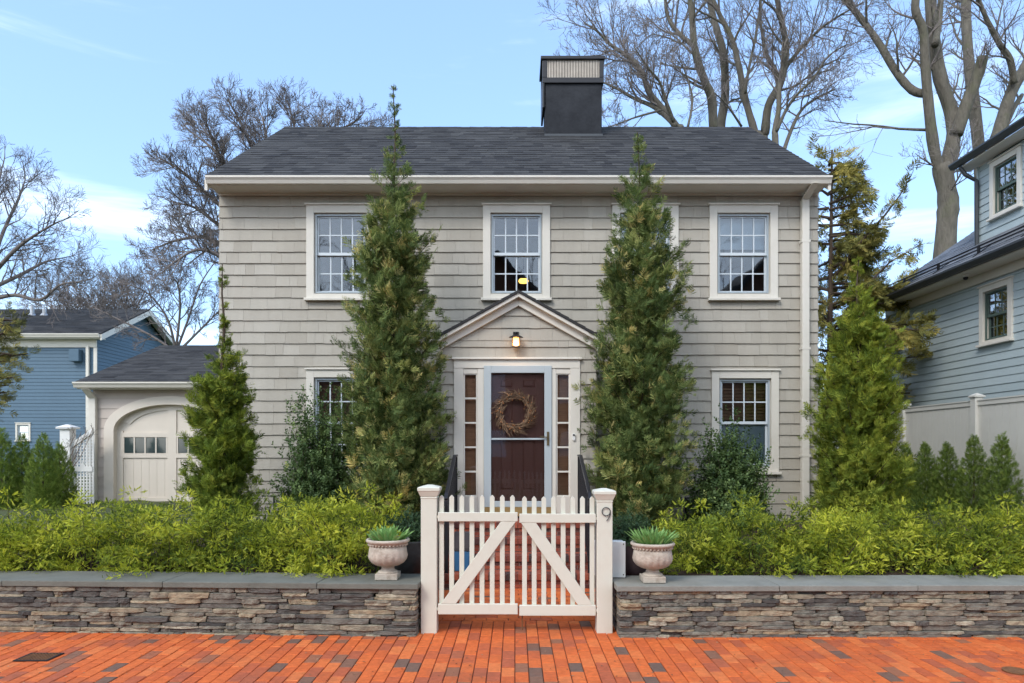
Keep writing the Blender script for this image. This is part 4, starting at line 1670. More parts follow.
for i, (px, d, py, lab) in enumerate(((905, 12.1, 444, 'small emerald arborvitae at the far end of the row along the cream fence'),
                                      (925, 11.5, 442, 'second small emerald arborvitae from the far end of the fence row'),
                                      (947, 10.9, 441, 'middle small emerald arborvitae of the row along the cream fence'),
                                      (974, 10.2, 434, 'small emerald arborvitae second from the right edge of the photo'),
                                      (1002, 9.65, 433, 'small emerald arborvitae nearest the right edge of the photo'))):
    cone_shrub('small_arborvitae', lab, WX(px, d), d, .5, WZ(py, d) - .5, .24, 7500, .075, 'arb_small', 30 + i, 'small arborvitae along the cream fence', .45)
for i, (px, d, py, lab) in enumerate(((2, 12.2, 428, 'small arborvitae cut by the left edge of the photo'),
                                      (22, 12.4, 434, 'narrow small arborvitae second from the left edge of the photo'),
                                      (43, 12.2, 433, 'small arborvitae third from the left edge, below the blue house'),
                                      (60, 12.9, 443, 'small arborvitae beside the white lattice post'))):
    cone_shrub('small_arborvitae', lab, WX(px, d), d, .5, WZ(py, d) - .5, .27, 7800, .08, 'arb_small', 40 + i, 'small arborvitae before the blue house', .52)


# rounded shrubs: shoots from a base, scattered through a dome
def shrub(name, label, cat, x, y, z0, rx, ry, H, nb, sp, size, matkey, seed, group=None, tmpl=None, tone_mu=.5, spread=1.0, up=.5, parent=None, tvar=.16, lumps=.22, crown='foliage', keep=None, drape=0, pad=.6, padr=.6, clump=0):
    rng = np.random.default_rng(seed)
    if parent is None:
        root = empty(name, (x, y, z0))
        tag(root, label, cat, group)
    else:
        root = parent
    w = MB()
    P, D, S, T_, CN = [], [], [], [], []
    ph = rng.uniform(0, 6.28, 6)
    for i in range(nb):
        a = rng.uniform(0, 2 * np.pi)
        el = math.asin(rng.uniform(.0, 1) ** .8)
        lump = 1 + lumps * math.sin(3 * a + ph[0]) * math.sin(4 * el + ph[1]) + lumps * .6 * rng.standard_normal()
        lump = min(max(lump, .55), 1.28)
        e = np.array([math.cos(a) * math.cos(el) * rx, math.sin(a) * math.cos(el) * ry, math.sin(el) * H]) * lump
        if drape and math.sin(a) < -.3 and el < .5: e[2] -= drape * rng.random()
        end = np.array([x, y, z0 + .03]) + e
        start = np.array([x + e[0] * .25, y + e[1] * .25, z0])
        if clump:
            m = sp
            f_ = rng.beta(4, 1.1)
            cen = start * (1 - f_) + end * f_
            cr_ = clump * rng.uniform(.65, 1.3)
            g = rng.standard_normal((m, 3)); g /= np.linalg.norm(g, axis=1, keepdims=True)
            rr = rng.random(m)[:, None] ** .4
            pos = cen + g * rr * cr_ * np.array([1.15, 1.15, .75])
            dd = g * .9 + rng.standard_normal((m, 3)) * .3 + np.array([0, 0, up])
            P.append(pos); D.append(dd); S.append(size * rng.uniform(.6, 1.3, m))
            bt = tone_mu + tvar * rng.standard_normal()
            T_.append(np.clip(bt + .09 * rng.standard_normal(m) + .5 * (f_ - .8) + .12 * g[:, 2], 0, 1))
            CN.append(g)
            if i % 4 == 0:
                w.tube([tuple(start), tuple((start + cen) / 2), tuple(cen)], [.009, .005, .002], 4, cap=False)
            continue
        m = sp
        u = np.clip(rng.beta(2.0, 1.0, m), .15, 1.03)
        pos = start[None] * (1 - u[:, None]) + end[None] * u[:, None]
        g = rng.standard_normal((m, 3)) * np.array([1, 1, pad])
        pos += g * (size * padr)
        dv = e / np.linalg.norm(e)
        dd = g / np.linalg.norm(g, axis=1, keepdims=True) * .9 + dv * .55 + np.array([0, 0, up]) + rng.standard_normal((m, 3)) * .25
        P.append(pos); D.append(dd); S.append(size * rng.uniform(.6, 1.25, m))
        bt = tone_mu + tvar * rng.standard_normal()
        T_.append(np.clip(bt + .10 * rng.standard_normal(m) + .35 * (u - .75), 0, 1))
        if i % 3 == 0:
            w.tube([tuple(start), tuple((start + end) / 2), tuple(end * .9 + start * .1)], [.009, .006, .002], 4, cap=False)
    P, D, S, T_ = map(np.concatenate, (P, D, S, T_))
    ok = P[:, 2] > z0 - .03 - drape
    if keep is not None: ok &= keep(P)
    P, D, S, T_ = P[ok], D[ok], S[ok], T_[ok]
    NN = (P - np.array([x, y, z0 - .1])) / np.array([rx, ry, H]) + np.array([0, 0, .5])
    NN /= np.linalg.norm(NN, axis=1, keepdims=True)
    if clump:
        NN = NN * .7 + np.concatenate(CN)[ok] * .8
    w.build('stem', M['trunk'], root)
    c = MB()
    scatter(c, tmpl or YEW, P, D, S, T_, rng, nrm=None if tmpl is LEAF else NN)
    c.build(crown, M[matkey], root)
    return root


capkeep = lambda P: (P[:, 2] > .465) | (P[:, 1] > 6.33)
hedge = [
    (12, 46, 506, 'low golden green yew at the left end of the left hedge'),
    (92, 48, 503, 'low golden green yew in front of the white lattice'),
    (168, 46, 506, 'low green yew in front of the garage door'),
    (236, 46, 500, 'low golden green yew below the left corner of the house'),
    (302, 42, 507, 'low yew between the dark shrub and the left wall cap'),
    (352, 42, 500, 'low golden yew spilling over the cap behind the left urn'),
    (690, 38, 518, 'low golden yew behind the right urn'),
    (752, 48, 503, 'low golden yew with an upright shoot, below the lower right window'),
    (826, 44, 512, 'low golden green yew in front of the downspout'),
    (888, 44, 508, 'low golden yew before the yellow green arborvitae at the right'),
    (950, 44, 510, 'low golden green yew before the small arborvitae row'),
    (1016, 46, 508, 'low golden green yew at the right end of the right hedge'),
]
for i, (px, hw, pt, lab) in enumerate(hedge):
    d = 6.86 + .07 * math.sin(i * 2.3) - (.12 if i == 5 else 0)
    x = WX(px, d)
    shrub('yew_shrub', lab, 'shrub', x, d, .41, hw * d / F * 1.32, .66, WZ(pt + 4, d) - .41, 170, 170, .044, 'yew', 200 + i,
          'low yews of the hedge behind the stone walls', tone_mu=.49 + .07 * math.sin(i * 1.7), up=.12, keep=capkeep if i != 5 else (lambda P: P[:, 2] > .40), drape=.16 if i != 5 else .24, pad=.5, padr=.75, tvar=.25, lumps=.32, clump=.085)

# dark shrubs under the windows
shrub('holly_shrub', 'dark green upright shrub under the lower left window', 'shrub', WX(318, 9.3), 9.3, gz, .48, .42, WZ(418, 9.3) - gz, 230, 56, .115, 'holly', 61, tmpl=LEAF, up=1.0, tone_mu=.4, lumps=.3)
shrub('holly_shrub', 'dark green upright shrub under the lower right window', 'shrub', WX(730, 9.3), 9.3, gz, .44, .42, WZ(436, 9.3) - gz, 230, 56, .115, 'holly', 62, tmpl=LEAF, up=1.0, tone_mu=.42, lumps=.26)

# round planters with boxwood balls
for px, d, lab, mk, sd_ in ((409, 6.58, 'clipped boxwood ball in dark planter behind the left gate post', 'planter', 1), (630, 6.5, 'clipped boxwood ball in plum brown planter behind the right gate post', 'planter2', 2)):
    x = WX(px, d)
    rt = empty('boxwood_planter', (x, d, .41))
    tag(rt, lab, 'planter', 'boxwood planters behind the gate posts')
    w = MB()
    w.lathe([(.13, 0), (.17, .05), (.215, .16), (.225, .25), (.215, .31), (.225, .33), (.205, .33), (.19, .29)], (x, d, .41), 40)
    w.build('pot', M[mk], rt, smooth=True)
    shrub('', '', '', x, d, .70, .23, .23, .26, 150, 26, .05, 'box', 70 + sd_, tmpl=LEAF, parent=rt, tone_mu=.5, up=.1, lumps=.06)

# ------------------------------------------------------------------ bare trees
class Bare:
    def __init__(self, seed, twig=.009, k=1.0, kl=1.0):
        self.k, self.kl = k, kl
        self.r = random.Random(seed)
        self.big, self.small = MB(), MB()
        self.twig = twig

    def limb(self, pts, r0, r1, mb=None, sides=9):
        """smooth a coarse polyline and tube it; returns dense path + radii"""
        P = [Vector(p) for p in pts]
        out = []
        n = len(P)
        for i in range(n - 1):
            p0, p1, p2, p3 = P[max(i - 1, 0)], P[i], P[i + 1], P[min(i + 2, n - 1)]
            for k in range(4):
                t = k / 4
                q = .5 * ((2 * p1) + (p2 - p0) * t + (2 * p0 - 5 * p1 + 4 * p2 - p3) * t * t + (3 * p1 - p0 - 3 * p2 + p3) * t ** 3)
                out.append(q)
        out.append(P[-1])
        m = len(out)
        rad = [(r0 + (r1 - r0) * i / (m - 1)) * self.r.uniform(.93, 1.08) * self.k for i in range(m)]
        self.big.tube(out, rad, sides)
        return out, rad

    def grow(self, p, d, L, rad, lv, up=.12, wob=.17, nch=4, spread=(25, 55), ratio=.66):
        r = self.r
        n = max(3, min(7, int(L / .25)))
        pts, rads = [p.copy()], [rad]
        cur, dd = p.copy(), d.normalized()
        for i in range(n):
            dd = (dd + Vector((r.gauss(0, wob), r.gauss(0, wob), r.gauss(0, wob) + up)) * .6).normalized()
            cur = cur + dd * (L / n)
            pts.append(cur.copy())
            rads.append(max(self.twig * .75, rad * (1 - .75 * (i + 1) / n)))
        (self.big if rad > .045 else self.small).tube(pts, rads, 6 if rad > .04 else (4 if rad > .02 else 3), r.random(), cap=False)
        if lv <= 0:
            return
        for k in range(nch):
            t = (k + r.uniform(.3, 1)) / nch * .85 + .12
            i = min(n - 1, int(t * n))
            q = pts[i].lerp(pts[i + 1], t * n - i if t * n - i < 1 else 1)
            ax = (pts[i + 1] - pts[i]).normalized()
            s = ax.orthogonal().normalized()
            s.rotate(Matrix.Rotation(r.uniform(0, 6.28), 3, ax))
            an = R(r.uniform(*spread))
            nd = ax * math.cos(an) + s * math.sin(an)
            l2 = L * ratio * (1.15 - .5 * t) * r.uniform(.7, 1.2)
            self.grow(q, nd, l2, max(self.twig, rads[i] * .62), lv - 1, up, wob, nch, spread, ratio)

    def sprout(self, path, rad, n, L, lv, t0=.2, up=.12, spread=(30, 60), nch=4, side=None, **kw):
        r = self.r
        m = len(path) - 1
        for k in range(n):
            t = t0 + (1 - t0) * (k + r.random()) / n
            i = min(m - 1, int(t * m))
            q = path[i].lerp(path[i + 1], t * m - i)
            ax = (path[i + 1] - path[i]).normalized()
            s = ax.orthogonal().normalized()
            s.rotate(Matrix.Rotation(r.uniform(0, 6.28), 3, ax))
            if side and s.dot(Vector(side)) < -.2: s = -s
            an = R(r.uniform(*spread))
            nd = ax * math.cos(an) + s * math.sin(an)
            self.grow(q, nd, L * self.kl * r.uniform(.6, 1.25), max(self.twig, min(rad[i] * .55, L * .02)), lv, up, nch=nch, **kw)

    def finish(self, name, label, loc, mb='bark', ms='twig', group=None):
        rt = empty(name, loc)
        tag(rt, label, 'bare tree', group)
        self.big.build('trunk', M[mb], rt, smooth=True)
        if self.small.v:
            self.small.build('crown', M[ms], rt)
        return rt


def path3(pts, d, dd=0, wob=0, seed=0):
    r = random.Random(seed)
    n = len(pts)
    out = []
    for i, (px, py) in enumerate(pts):
        di = d + dd * i / max(1, n - 1) + r.uniform(-wob, wob)
        out.append(at(px, py, di))
    return out


GR = 'bare winter trees beyond the houses'
# big maple, right
d = 23
B = Bare(1, .0065, .85, .7)
tr, ra = B.limb([(WX(941, d), d, .3)] + path3([(938, 380), (946, 235), (948, 200), (941, 165)], d), .46, .33, sides=14)
l1, r1 = B.limb(path3([(943, 180), (934, 150), (928, 100), (925, 60), (923, 30), (915, 8), (920, -25)], d, -.6), .22, .13)
l2, r2 = B.limb(path3([(926, 94), (912, 90), (896, 72), (880, 45), (862, 20), (842, -4), (825, -25)], d, 1.4), .16, .11)
l3, r3 = B.limb(path3([(944, 180), (953, 140), (952, 115), (940, 78), (934, 40), (930, 0), (926, -40)], d, .8), .30, .19)
l4, r4 = B.limb(path3([(956, 135), (965, 108), (976, 80), (983, 57)], d, -.4), .24, .20)
l5, r5 = B.limb(path3([(935, 45), (939, 20), (942, -20)], d, 1), .14, .1)
B.sprout(tr, ra, 3, 2.2, 3, .75)
B.sprout(l1, r1, 5, 2.0, 3, .3)
B.sprout(l2, r2, 9, 2.4, 3, .2)
B.sprout(l3, r3, 6, 2.6, 3, .3)
B.sprout(l4, r4, 2, 1.6, 3, .5)
B.grow(Vector(at(930, 130, d)), Vector((-1, .1, .25)), 3.4, .05, 3, .02)
B.finish('bare_maple', 'big bare maple with a sawn off limb behind the right neighbour house', (WX(941, d), d, .3), group=GR)
d = 27
B = Bare(2, .0065, .85, .7)
t, r_2 = B.limb([(WX(985, d), d, .3)] + path3([(984, 300), (982, 200), (978, 140), (972, 90), (968, 50), (966, 10), (968, -30)], d, 1), .30, .2, sides=12)
B.sprout(t, r_2, 12, 2.8, 3, .45)
B.finish('bare_maple', 'slim bare trunk rising between the big maple and the right edge', (WX(985, d), d, .3), group=GR)
d = 25
B = Bare(3, .0065, .85, .7)
t, r_2 = B.limb([(WX(992, d), d, .3)] + path3([(990, 300), (992, 170), (1001, 125), (1013, 88), (1026, 66), (1040, 30)], d, .5), .32, .2, sides=12)
l, r_3 = B.limb(path3([(1014, 84), (1010, 60), (1000, 45), (988, 22), (976, -5)], d, -.8), .14, .08)
B.sprout(t, r_2, 6, 2.4, 3, .5)
B.sprout(l, r_3, 7, 2.0, 3, .2)
l, r_3 = B.limb(path3([(1000, 140), (1010, 115), (1022, 95)], d, 1), .15, .09)
B.sprout(l, r_3, 4, 2.0, 3, .2)
B.finish('bare_maple', 'bare maple leaning right behind the upper gutter of the right neighbour house', (WX(992, d), d, .3), group=GR)

# trees behind the roof, right of the chimney (crop scale 4.27, origin 580,0)
c4 = lambda L_: [(580 + a / 4.27, b / 4.27) for a, b in L_]
d = 24
B = Bare(4, .0065, .62, .78)
t, r_2 = B.limb([(WX(722, d), d, .3)] + path3([(722, 300)] + c4([(590, 640), (570, 545), (562, 420), (530, 340), (492, 220), (480, 100), (468, -30), (470, -120)]), d, -1), .34, .12, sides=12)
l, r_3 = B.limb(path3(c4([(480, 190), (440, 160), (395, 110), (370, 50), (362, -30), (340, -120)]), d, 1), .14, .08)
B.sprout(t, r_2, 9, 2.4, 3, .45)
B.sprout(l, r_3, 10, 2.2, 3, .15)
l, r_3 = B.limb(path3(c4([(445, 165), (430, 185), (370, 160), (300, 150), (250, 200)]), d, 1.5), .06, .02)
B.sprout(l, r_3, 7, 1.5, 3, .15)
B.finish('bare_oak', 'bare tree with a curved trunk and left hooking limb behind the roof', (WX(722, d), d, .3), group=GR)
d = 26
B = Bare(5, .0065, .62, .78)
t, r_2 = B.limb([(WX(722, d), d + .1, .3)] + path3([(724, 300)] + c4([(608, 640), (600, 545), (620, 400), (612, 230), (585, 130), (555, 10), (545, -100)]), d, 1), .36, .16, sides=12)
B.sprout(t, r_2, 10, 2.6, 3, .4)
B.finish('bare_oak', 'straight bare tree with knotty trunk just beside the curved one behind the roof', (WX(722, d), d + .1, .3), group=GR)
d = 22
B = Bare(6, .0065, .62, .78)
t, r_2 = B.limb([(WX(690, d), d, .3)] + path3([(690, 300)] + c4([(440, 620), (410, 540), (340, 450), (295, 395), (260, 300), (200, 240), (130, 190), (70, 130), (20, 100)]), d, .8), .26, .04, sides=10)
B.sprout(t, r_2, 22, 1.9, 3, .35, up=.22)
l, r_3 = B.limb(path3(c4([(410, 540), (320, 460), (230, 420), (160, 380), (90, 350), (20, 345)]), d, 1.5), .13, .03)
B.sprout(l, r_3, 14, 1.7, 3, .1, up=.25)
l, r_3 = B.limb(path3(c4([(400, 520), (370, 440), (340, 350), (300, 300), (230, 200)]), d, -1), .11, .03)
B.sprout(l, r_3, 12, 1.7, 3, .2, up=.25)
l, r_3 = B.limb(path3(c4([(350, 470), (240, 500), (160, 530), (110, 545)]), d, -1), .06, .02)
B.sprout(l, r_3, 8, 1.1, 3, .2, up=.25)
l, r_3 = B.limb(path3(c4([(460, 545), (480, 430), (460, 340), (430, 260)]), d, .6), .07, .03)
B.sprout(l, r_3, 10, 1.6, 3, .2, up=.25)
B.finish('bare_oak', 'spreading bare tree fanning left towards the chimney', (WX(690, d), d, .3), group=GR)
d = 24.5
B = Bare(7, .0065, .62, .78)
t, r_2 = B.limb([(WX(765, d), d, .3)] + path3([(765, 300)] + c4([(770, 640), (745, 560), (705, 420), (680, 290), (650, 170), (600, 70), (560, -20)]), d, .8), .28, .11, sides=12)
l, r_3 = B.limb(path3(c4([(705, 400), (720, 300), (745, 180), (765, 60), (770, -40)]), d, -.6), .09, .05)
B.sprout(t, r_2, 11, 2.4, 3, .4)
B.sprout(l, r_3, 8, 1.8, 3, .1)
l, r_3 = B.limb(path3(c4([(690, 540), (650, 480), (610, 430), (560, 385)]), d, -.8), .07, .03)
B.sprout(l, r_3, 5, 1.3, 3, .2)
B.finish('bare_oak', 'bare tree leaning left with one upright limb behind the roof', (WX(765, d), d, .3), group=GR)
d = 25.5
B = Bare(8, .0065, .62, .78)
t, r_2 = B.limb([(WX(782, d), d, .3)] + path3([(778, 300)] + c4([(785, 640), (790, 570), (805, 450), (850, 370), (870, 300), (880, 200), (860, 90), (838, -20), (830, -110)]), d, -.8), .32, .12, sides=12)
l, r_3 = B.limb(path3(c4([(850, 380), (835, 300), (800, 240), (780, 160), (770, 60), (775, -50)]), d, .8), .13, .06)
B.sprout(t, r_2, 8, 2.6, 3, .45)
B.sprout(l, r_3, 9, 2.2, 3, .15)
l, r_3 = B.limb(path3(c4([(870, 310), (900, 260), (960, 190), (1030, 120), (1120, 60), (1210, 10)]), d, -1), .12, .04)
B.sprout(l, r_3, 15, 2.2, 3, .15)
l, r_3 = B.limb(path3(c4([(860, 385), (930, 360), (1020, 290), (1110, 250)]), d, .6), .07, .03)
B.sprout(l, r_3, 9, 1.7, 3, .15)
B.finish('bare_oak', 'bare tree with a long right reaching limb behind the right end of the roof', (WX(782, d), d, .3), group=GR)
d = 23
B = Bare(9, .0065, .62, .78)
t, r_2 = B.limb([(WX(775, d), d, .3)] + path3([(778, 300)] + c4([(835, 640), (832, 560), (848, 470), (850, 380), (862, 300), (870, 180)]), d, .4), .20, .1, sides=10)
l, r_3 = B.limb(path3(c4([(840, 560), (880, 470), (930, 400), (1000, 330), (1060, 240), (1140, 190)]), d, -1), .10, .03)
B.sprout(l, r_3, 14, 1.7, 3, .2, up=.2)
l, r_3 = B.limb(path3(c4([(865, 660), (900, 560), (945, 470), (1010, 420), (1090, 380)]), d, 1), .12, .04)
B.sprout(l, r_3, 12, 1.6, 3, .2, up=.2)
B.sprout(t, r_2, 8, 1.7, 3, .5, up=.2)
B.finish('bare_oak', 'low forking bare tree just above the right slope of the roof', (WX(775, d), d, .3), group=GR)

# broad crown behind the left of the house
d = 21
B = Bare(10, .0055, .7, .55)
base = (WX(262, d), d, .3)
t, r_2 = B.limb([base] + path3([(262, 330), (260, 270), (262, 235)], d), .34, .26, sides=12)
for j, (L_, dd) in enumerate((([(262, 240), (250, 200), (232, 165), (205, 130), (180, 110)], 1.5), ([(262, 235), (264, 190), (255, 140), (240, 105), (232, 88)], -1),
                              ([(262, 238), (280, 190), (295, 145), (300, 110), (296, 88)], .8), ([(264, 240), (295, 195), (325, 150), (345, 115), (365, 100)], -1.2),
                              ([(262, 250), (235, 215), (205, 190), (180, 165), (160, 150)], -.8), ([(260, 265), (225, 250), (195, 235), (165, 238), (145, 245)], 1),
                              ([(262, 290), (235, 275), (210, 255), (185, 250), (160, 262)], -1.5), ([(268, 230), (310, 185), (345, 150), (375, 125), (392, 122)], 2), ([(262, 238), (270, 190), (268, 145), (266, 110), (262, 92)], 1.6), ([(264, 240), (300, 200), (318, 160), (325, 125), (330, 98)], 1.8), ([(262, 262), (230, 235), (205, 215), (185, 200), (168, 195)], .3), ([(262, 240), (240, 205), (225, 170), (212, 135), (202, 112)], -1.8))):
    L_ = [(262 + (a - 262) * .86, 250 + (b - 250) * (.84 if b < 250 else 1)) for a, b in L_]
    l, r_3 = B.limb(path3(L_, d, dd), .13, .035)
    B.sprout(l, r_3, 18, 1.5, 3, .2, up=.14, nch=5)
    B.grow(l[-1], l[-1] - l[-3], .7, .03, 3, .1)
B.finish('bare_oak', 'broad crowned bare tree behind the left end of the roof', base, 'twig', group=GR)
d = 24
B = Bare(15, .006, .8, .7)
base = (WX(170, d), d, .3)
t, r_2 = B.limb([base] + path3([(172, 400), (176, 350)], d), .22, .15, sides=10)
for j, (L_, dd) in enumerate((([(176, 352), (188, 320), (200, 285), (215, 262)], 1.0), ([(176, 352), (168, 320), (150, 295), (130, 285)], -1), ([(176, 350), (180, 310), (178, 285), (170, 275)], -1),
                              ([(176, 352), (150, 335), (120, 320), (95, 308)], 1), ([(180, 350), (200, 330), (215, 315), (225, 305)], 1))):
    l, r_3 = B.limb(path3(L_, d, dd), .06, .02)
    B.sprout(l, r_3, 12, 1.25, 3, .15, up=.16)
B.finish('bare_tree', 'lower bare tree showing between the blue house and the main house', base, 'twig', group=GR)
# far left
d = 30
B = Bare(12, .0075, .8, .75)
base = (WX(-15, d), d, .3)
t, r_2 = B.limb([base] + path3([(-15, 330), (-12, 280)], d), .4, .3, sides=10)
for j, (L_, dd) in enumerate((([(-12, 285), (0, 240), (18, 200), (25, 180)], 1), ([(-12, 280), (15, 250), (40, 232), (58, 222)], -1.5), ([(-12, 290), (20, 275), (45, 262), (62, 258)], 2),
                              ([(-12, 300), (15, 295), (40, 300), (60, 285), (78, 282)], -1), ([(-12, 270), (-8, 220), (-2, 185), (2, 168)], .5), ([(-14, 285), (-40, 240), (-50, 200), (-45, 170)], .5))):
    l, r_3 = B.limb(path3(L_, d, dd), .13, .03)
    B.sprout(l, r_3, 15, 1.75, 3, .15, up=.12)
    B.grow(l[-1], l[-1] - l[-3], 1.2, .03, 3, .1)
B.finish('bare_oak', 'wide dark bare tree above the blue house at the left edge', base, 'twig', group=GR)
d = 40
for j, (px, top, lab) in enumerate(((118, 285, 'distant bare tree beside the gable of the blue house'), (70, 300, 'distant bare tree behind the ridge of the blue house'))):
    B = Bare(16 + j, .010)
    base = (WX(px, d), d, .3)
    t, r_2 = B.limb([base] + path3([(px, 360), (px + 2, 325)], d), .25, .14, sides=8)
    for k in range(6):
        a = -60 + k * 24
        l, r_3 = B.limb(path3([(px + 2, 332), (px + 2 + 22 * math.sin(R(a)), 325 - 14 * math.cos(R(a))), (px + 2 + 42 * math.sin(R(a)), 322 - (322 - top) * math.cos(R(a)))], d, 2 * math.sin(k)), .08, .03)
        B.sprout(l, r_3, 10, 1.7, 3, .1, up=.12, nch=4)
    B.finish('bare_tree', lab, base, 'twig', group=GR)

# ------------------------------------------------------------------ evergreen behind right corner
def limb_conifer(name, label, base, limbs, matkey, seed, size=.16, per=60, droop=.5, trunk_top=None, tr=.12, group=None, tone_mu=.5, tmpl=None, thick=.22):
    rng = np.random.default_rng(seed)
    rt = empty(name, base)
    tag(rt, label, 'evergreen tree', group)
    w = MB()
    w.tube([base, ((base[0] + trunk_top[0]) / 2, (base[1] + trunk_top[1]) / 2, (base[2] + trunk_top[2]) / 2), trunk_top], [tr, tr * .7, .02], 8)
    P, D, S, T_ = [], [], [], []
    for (pts, n) in limbs:
        pts = np.array(pts)
        w.tube([tuple(p) for p in pts], np.linspace(.035, .008, len(pts)).tolist(), 5, cap=False)
        seg = np.diff(pts, axis=0)
        ln = np.linalg.norm(seg, axis=1)
        tot = ln.sum()
        nsub = max(3, int(tot / .16))
        for q in range(nsub):
            t = (q + rng.random()) / nsub
            s = t * tot
            i = 0
            while i < len(ln) - 1 and s > ln[i]:
                s -= ln[i]; i += 1
            p = pts[i] + seg[i] * min(1, s / ln[i])
            dv = seg[i] / ln[i]
            side = np.cross(dv, [0, 0, 1]); side /= np.linalg.norm(side) + 1e-6
            a = rng.uniform(0, 2 * np.pi)
            sd = side * math.cos(a) + np.array([0, 0, 1]) * math.sin(a) * .6 + dv * .7
            L = thick * 3.0 * (1.05 - .75 * t) * rng.uniform(.6, 1.3)
            m = n
            u = rng.random(m)
            pos = p + sd * (u[:, None] * L) + np.array([0, 0, -1]) * (u[:, None] ** 2) * L * droop * .6
            pos += rng.standard_normal((m, 3)) * .05
            dd = np.tile(sd, (m, 1)) + rng.standard_normal((m, 3)) * .45
            dd[:, 2] -= droop * .6
            P.append(pos); D.append(dd)
            S.append(size * rng.uniform(.6, 1.3, m))
            bt = tone_mu + .2 * rng.standard_normal()
            T_.append(np.clip(bt + .1 * rng.standard_normal(m), 0, 1))
            if q % 2 == 0:
                w.tube([tuple(p), tuple(p + sd * L * .5 - np.array([0, 0, .02])), tuple(p + sd * L - np.array([0, 0, L * droop * .6]))], [.01, .006, .002], 3, cap=False)
    w.build('trunk', M['trunk'], rt)
    c = MB()
    PP = np.concatenate(P)
    nn = np.tile(np.array([[-.1, -.75, .65]]), (len(PP), 1)) + rng.standard_normal(PP.shape) * .5
    scatter(c, tmpl or FAN, PP, *map(np.concatenate, (D, S, T_)), rng, nrm=nn)
    c.build('crown', M[matkey], rt)
    return rt


d = 14.5
bs = (WX(828, d), d, .5)
tp = at(832, 150, d)
L_ = []
rg = random.Random(77)
for k in range(86):
    py = 152 + k * 4.0 + rg.uniform(-4, 4)
    st_ = Vector(at(829, py + 10, d))
    reach = .45 + (py - 150) * .0088
    a = rg.uniform(-.5, 3.6) if k % 2 else rg.uniform(-.6, .6)
    ln_ = min(2.1, reach) * rg.uniform(.6, 1.15)
    dv = Vector((math.cos(a), math.sin(a) * (-1 if rg.random() < .6 else 1), rg.uniform(-.05, .45)))
    mid_ = st_ + dv * ln_ * .5 + Vector((0, 0, .02))
    en = st_ + dv * ln_ + Vector((0, 0, -.12 * ln_))
    L_.append(([tuple(st_), tuple(mid_), tuple(en)], 52))
L_.append(([at(832, 280, d), at(858, 245, d - .3), at(885, 215, d - .5), at(900, 195, d - .6), at(911, 176, d - .7)], 30))
L_.append(([at(832, 330, d), at(862, 290, d - .3), at(890, 262, d - .5), at(920, 245, d - .6)], 36))
L_.append(([at(832, 350, d), at(860, 320, d + .3), at(890, 290, d + .5), at(918, 268, d + .6)], 36))
limb_conifer('hemlock', 'loose bronze green hemlock behind the right corner of the house', bs, L_, 'hemlock', 5, .22, tr=.08, droop=.5, trunk_top=tp, tone_mu=.45, thick=.17)
# conifer cut by the left edge
d = 10.2
L_ = []
rg = random.Random(78)
bs = (WX(-22, d), d, .5)
for k in range(22):
    py = 318 + k * 4.6
    st_ = Vector(at(-22, py, d))
    a = rg.uniform(-.7, .7) if k % 3 else rg.uniform(1, 5)
    ln_ = rg.uniform(.5, .95) * (.6 + .4 * math.sin(math.pi * min(1, k / 22 + .12)))
    en = st_ + Vector((math.cos(a), math.sin(a), rg.uniform(-.05, .35))) * ln_
    L_.append(([tuple(st_), tuple(st_.lerp(en, .5) + Vector((0, 0, .03))), tuple(en)], 34))
limb_conifer('pine', 'bronze green evergreen reaching in from the left edge', bs, L_, 'hemlock', 6, .13, droop=.1, trunk_top=at(-22, 315, d), tone_mu=.35, tr=.07, thick=.10)

# ------------------------------------------------------------------ garage
gd = 14.0
ga = empty('garage', (-6.7, gd + 3, .5))
tag(ga, 'cream garage with arched double door and low dark roof, left of the house', 'garage')
GX0 = WX(93, gd)
GX1 = HL - .02
gc, ao, bo, ai, bi, zsp = WX(170, gd), 1.33, .70, 1.13, .53, 2.0
TG = front(gd)
w = MB(TG)
zt = WZ(389, gd)


def arch_half(z, a, b):
    if z < zsp: return a
    q = 1 - ((z - zsp) / b) ** 2
    return a * math.sqrt(q) if q > 0 else 0


z = .45
row = 0
while z < zt - .01:
    z1 = min(z + .20, zt)
    for sub in range(4):     # clip each course against the arch in four slices
        q0, q1 = z + (z1 - z) * sub / 4, z + (z1 - z) * (sub + 1) / 4
        h = arch_half(q0, ao - .06, bo - .05)
        t0, t1 = .018 * (1 - .75 * sub / 4), .018 * (1 - .75 * (sub + 1) / 4)
        segs = [(GX0, GX1)] if h == 0 else [(GX0, gc - h), (gc + h, GX1)]
        for (a, b) in segs:
            if b > a:
                w.hexa([(a, 0, q0), (b, 0, q0), (b, t0, q0), (a, t0, q0), (a, 0, q1), (b, 0, q1), (b, t1, q1), (a, t1, q1)], .5 + .3 * math.sin(row * 2.1))
    z = z1
    row += 1
w.build('wall', M['garagewall'], ga)
w = MB()
w.box(GX0, GX0 + .1, gd + .001, gd + 6, .3, zt)
w.box(GX0 + .1, GX1, gd + 5.9, gd + 6, .3, zt)
w.build('side_wall', M['garagewall'], ga)
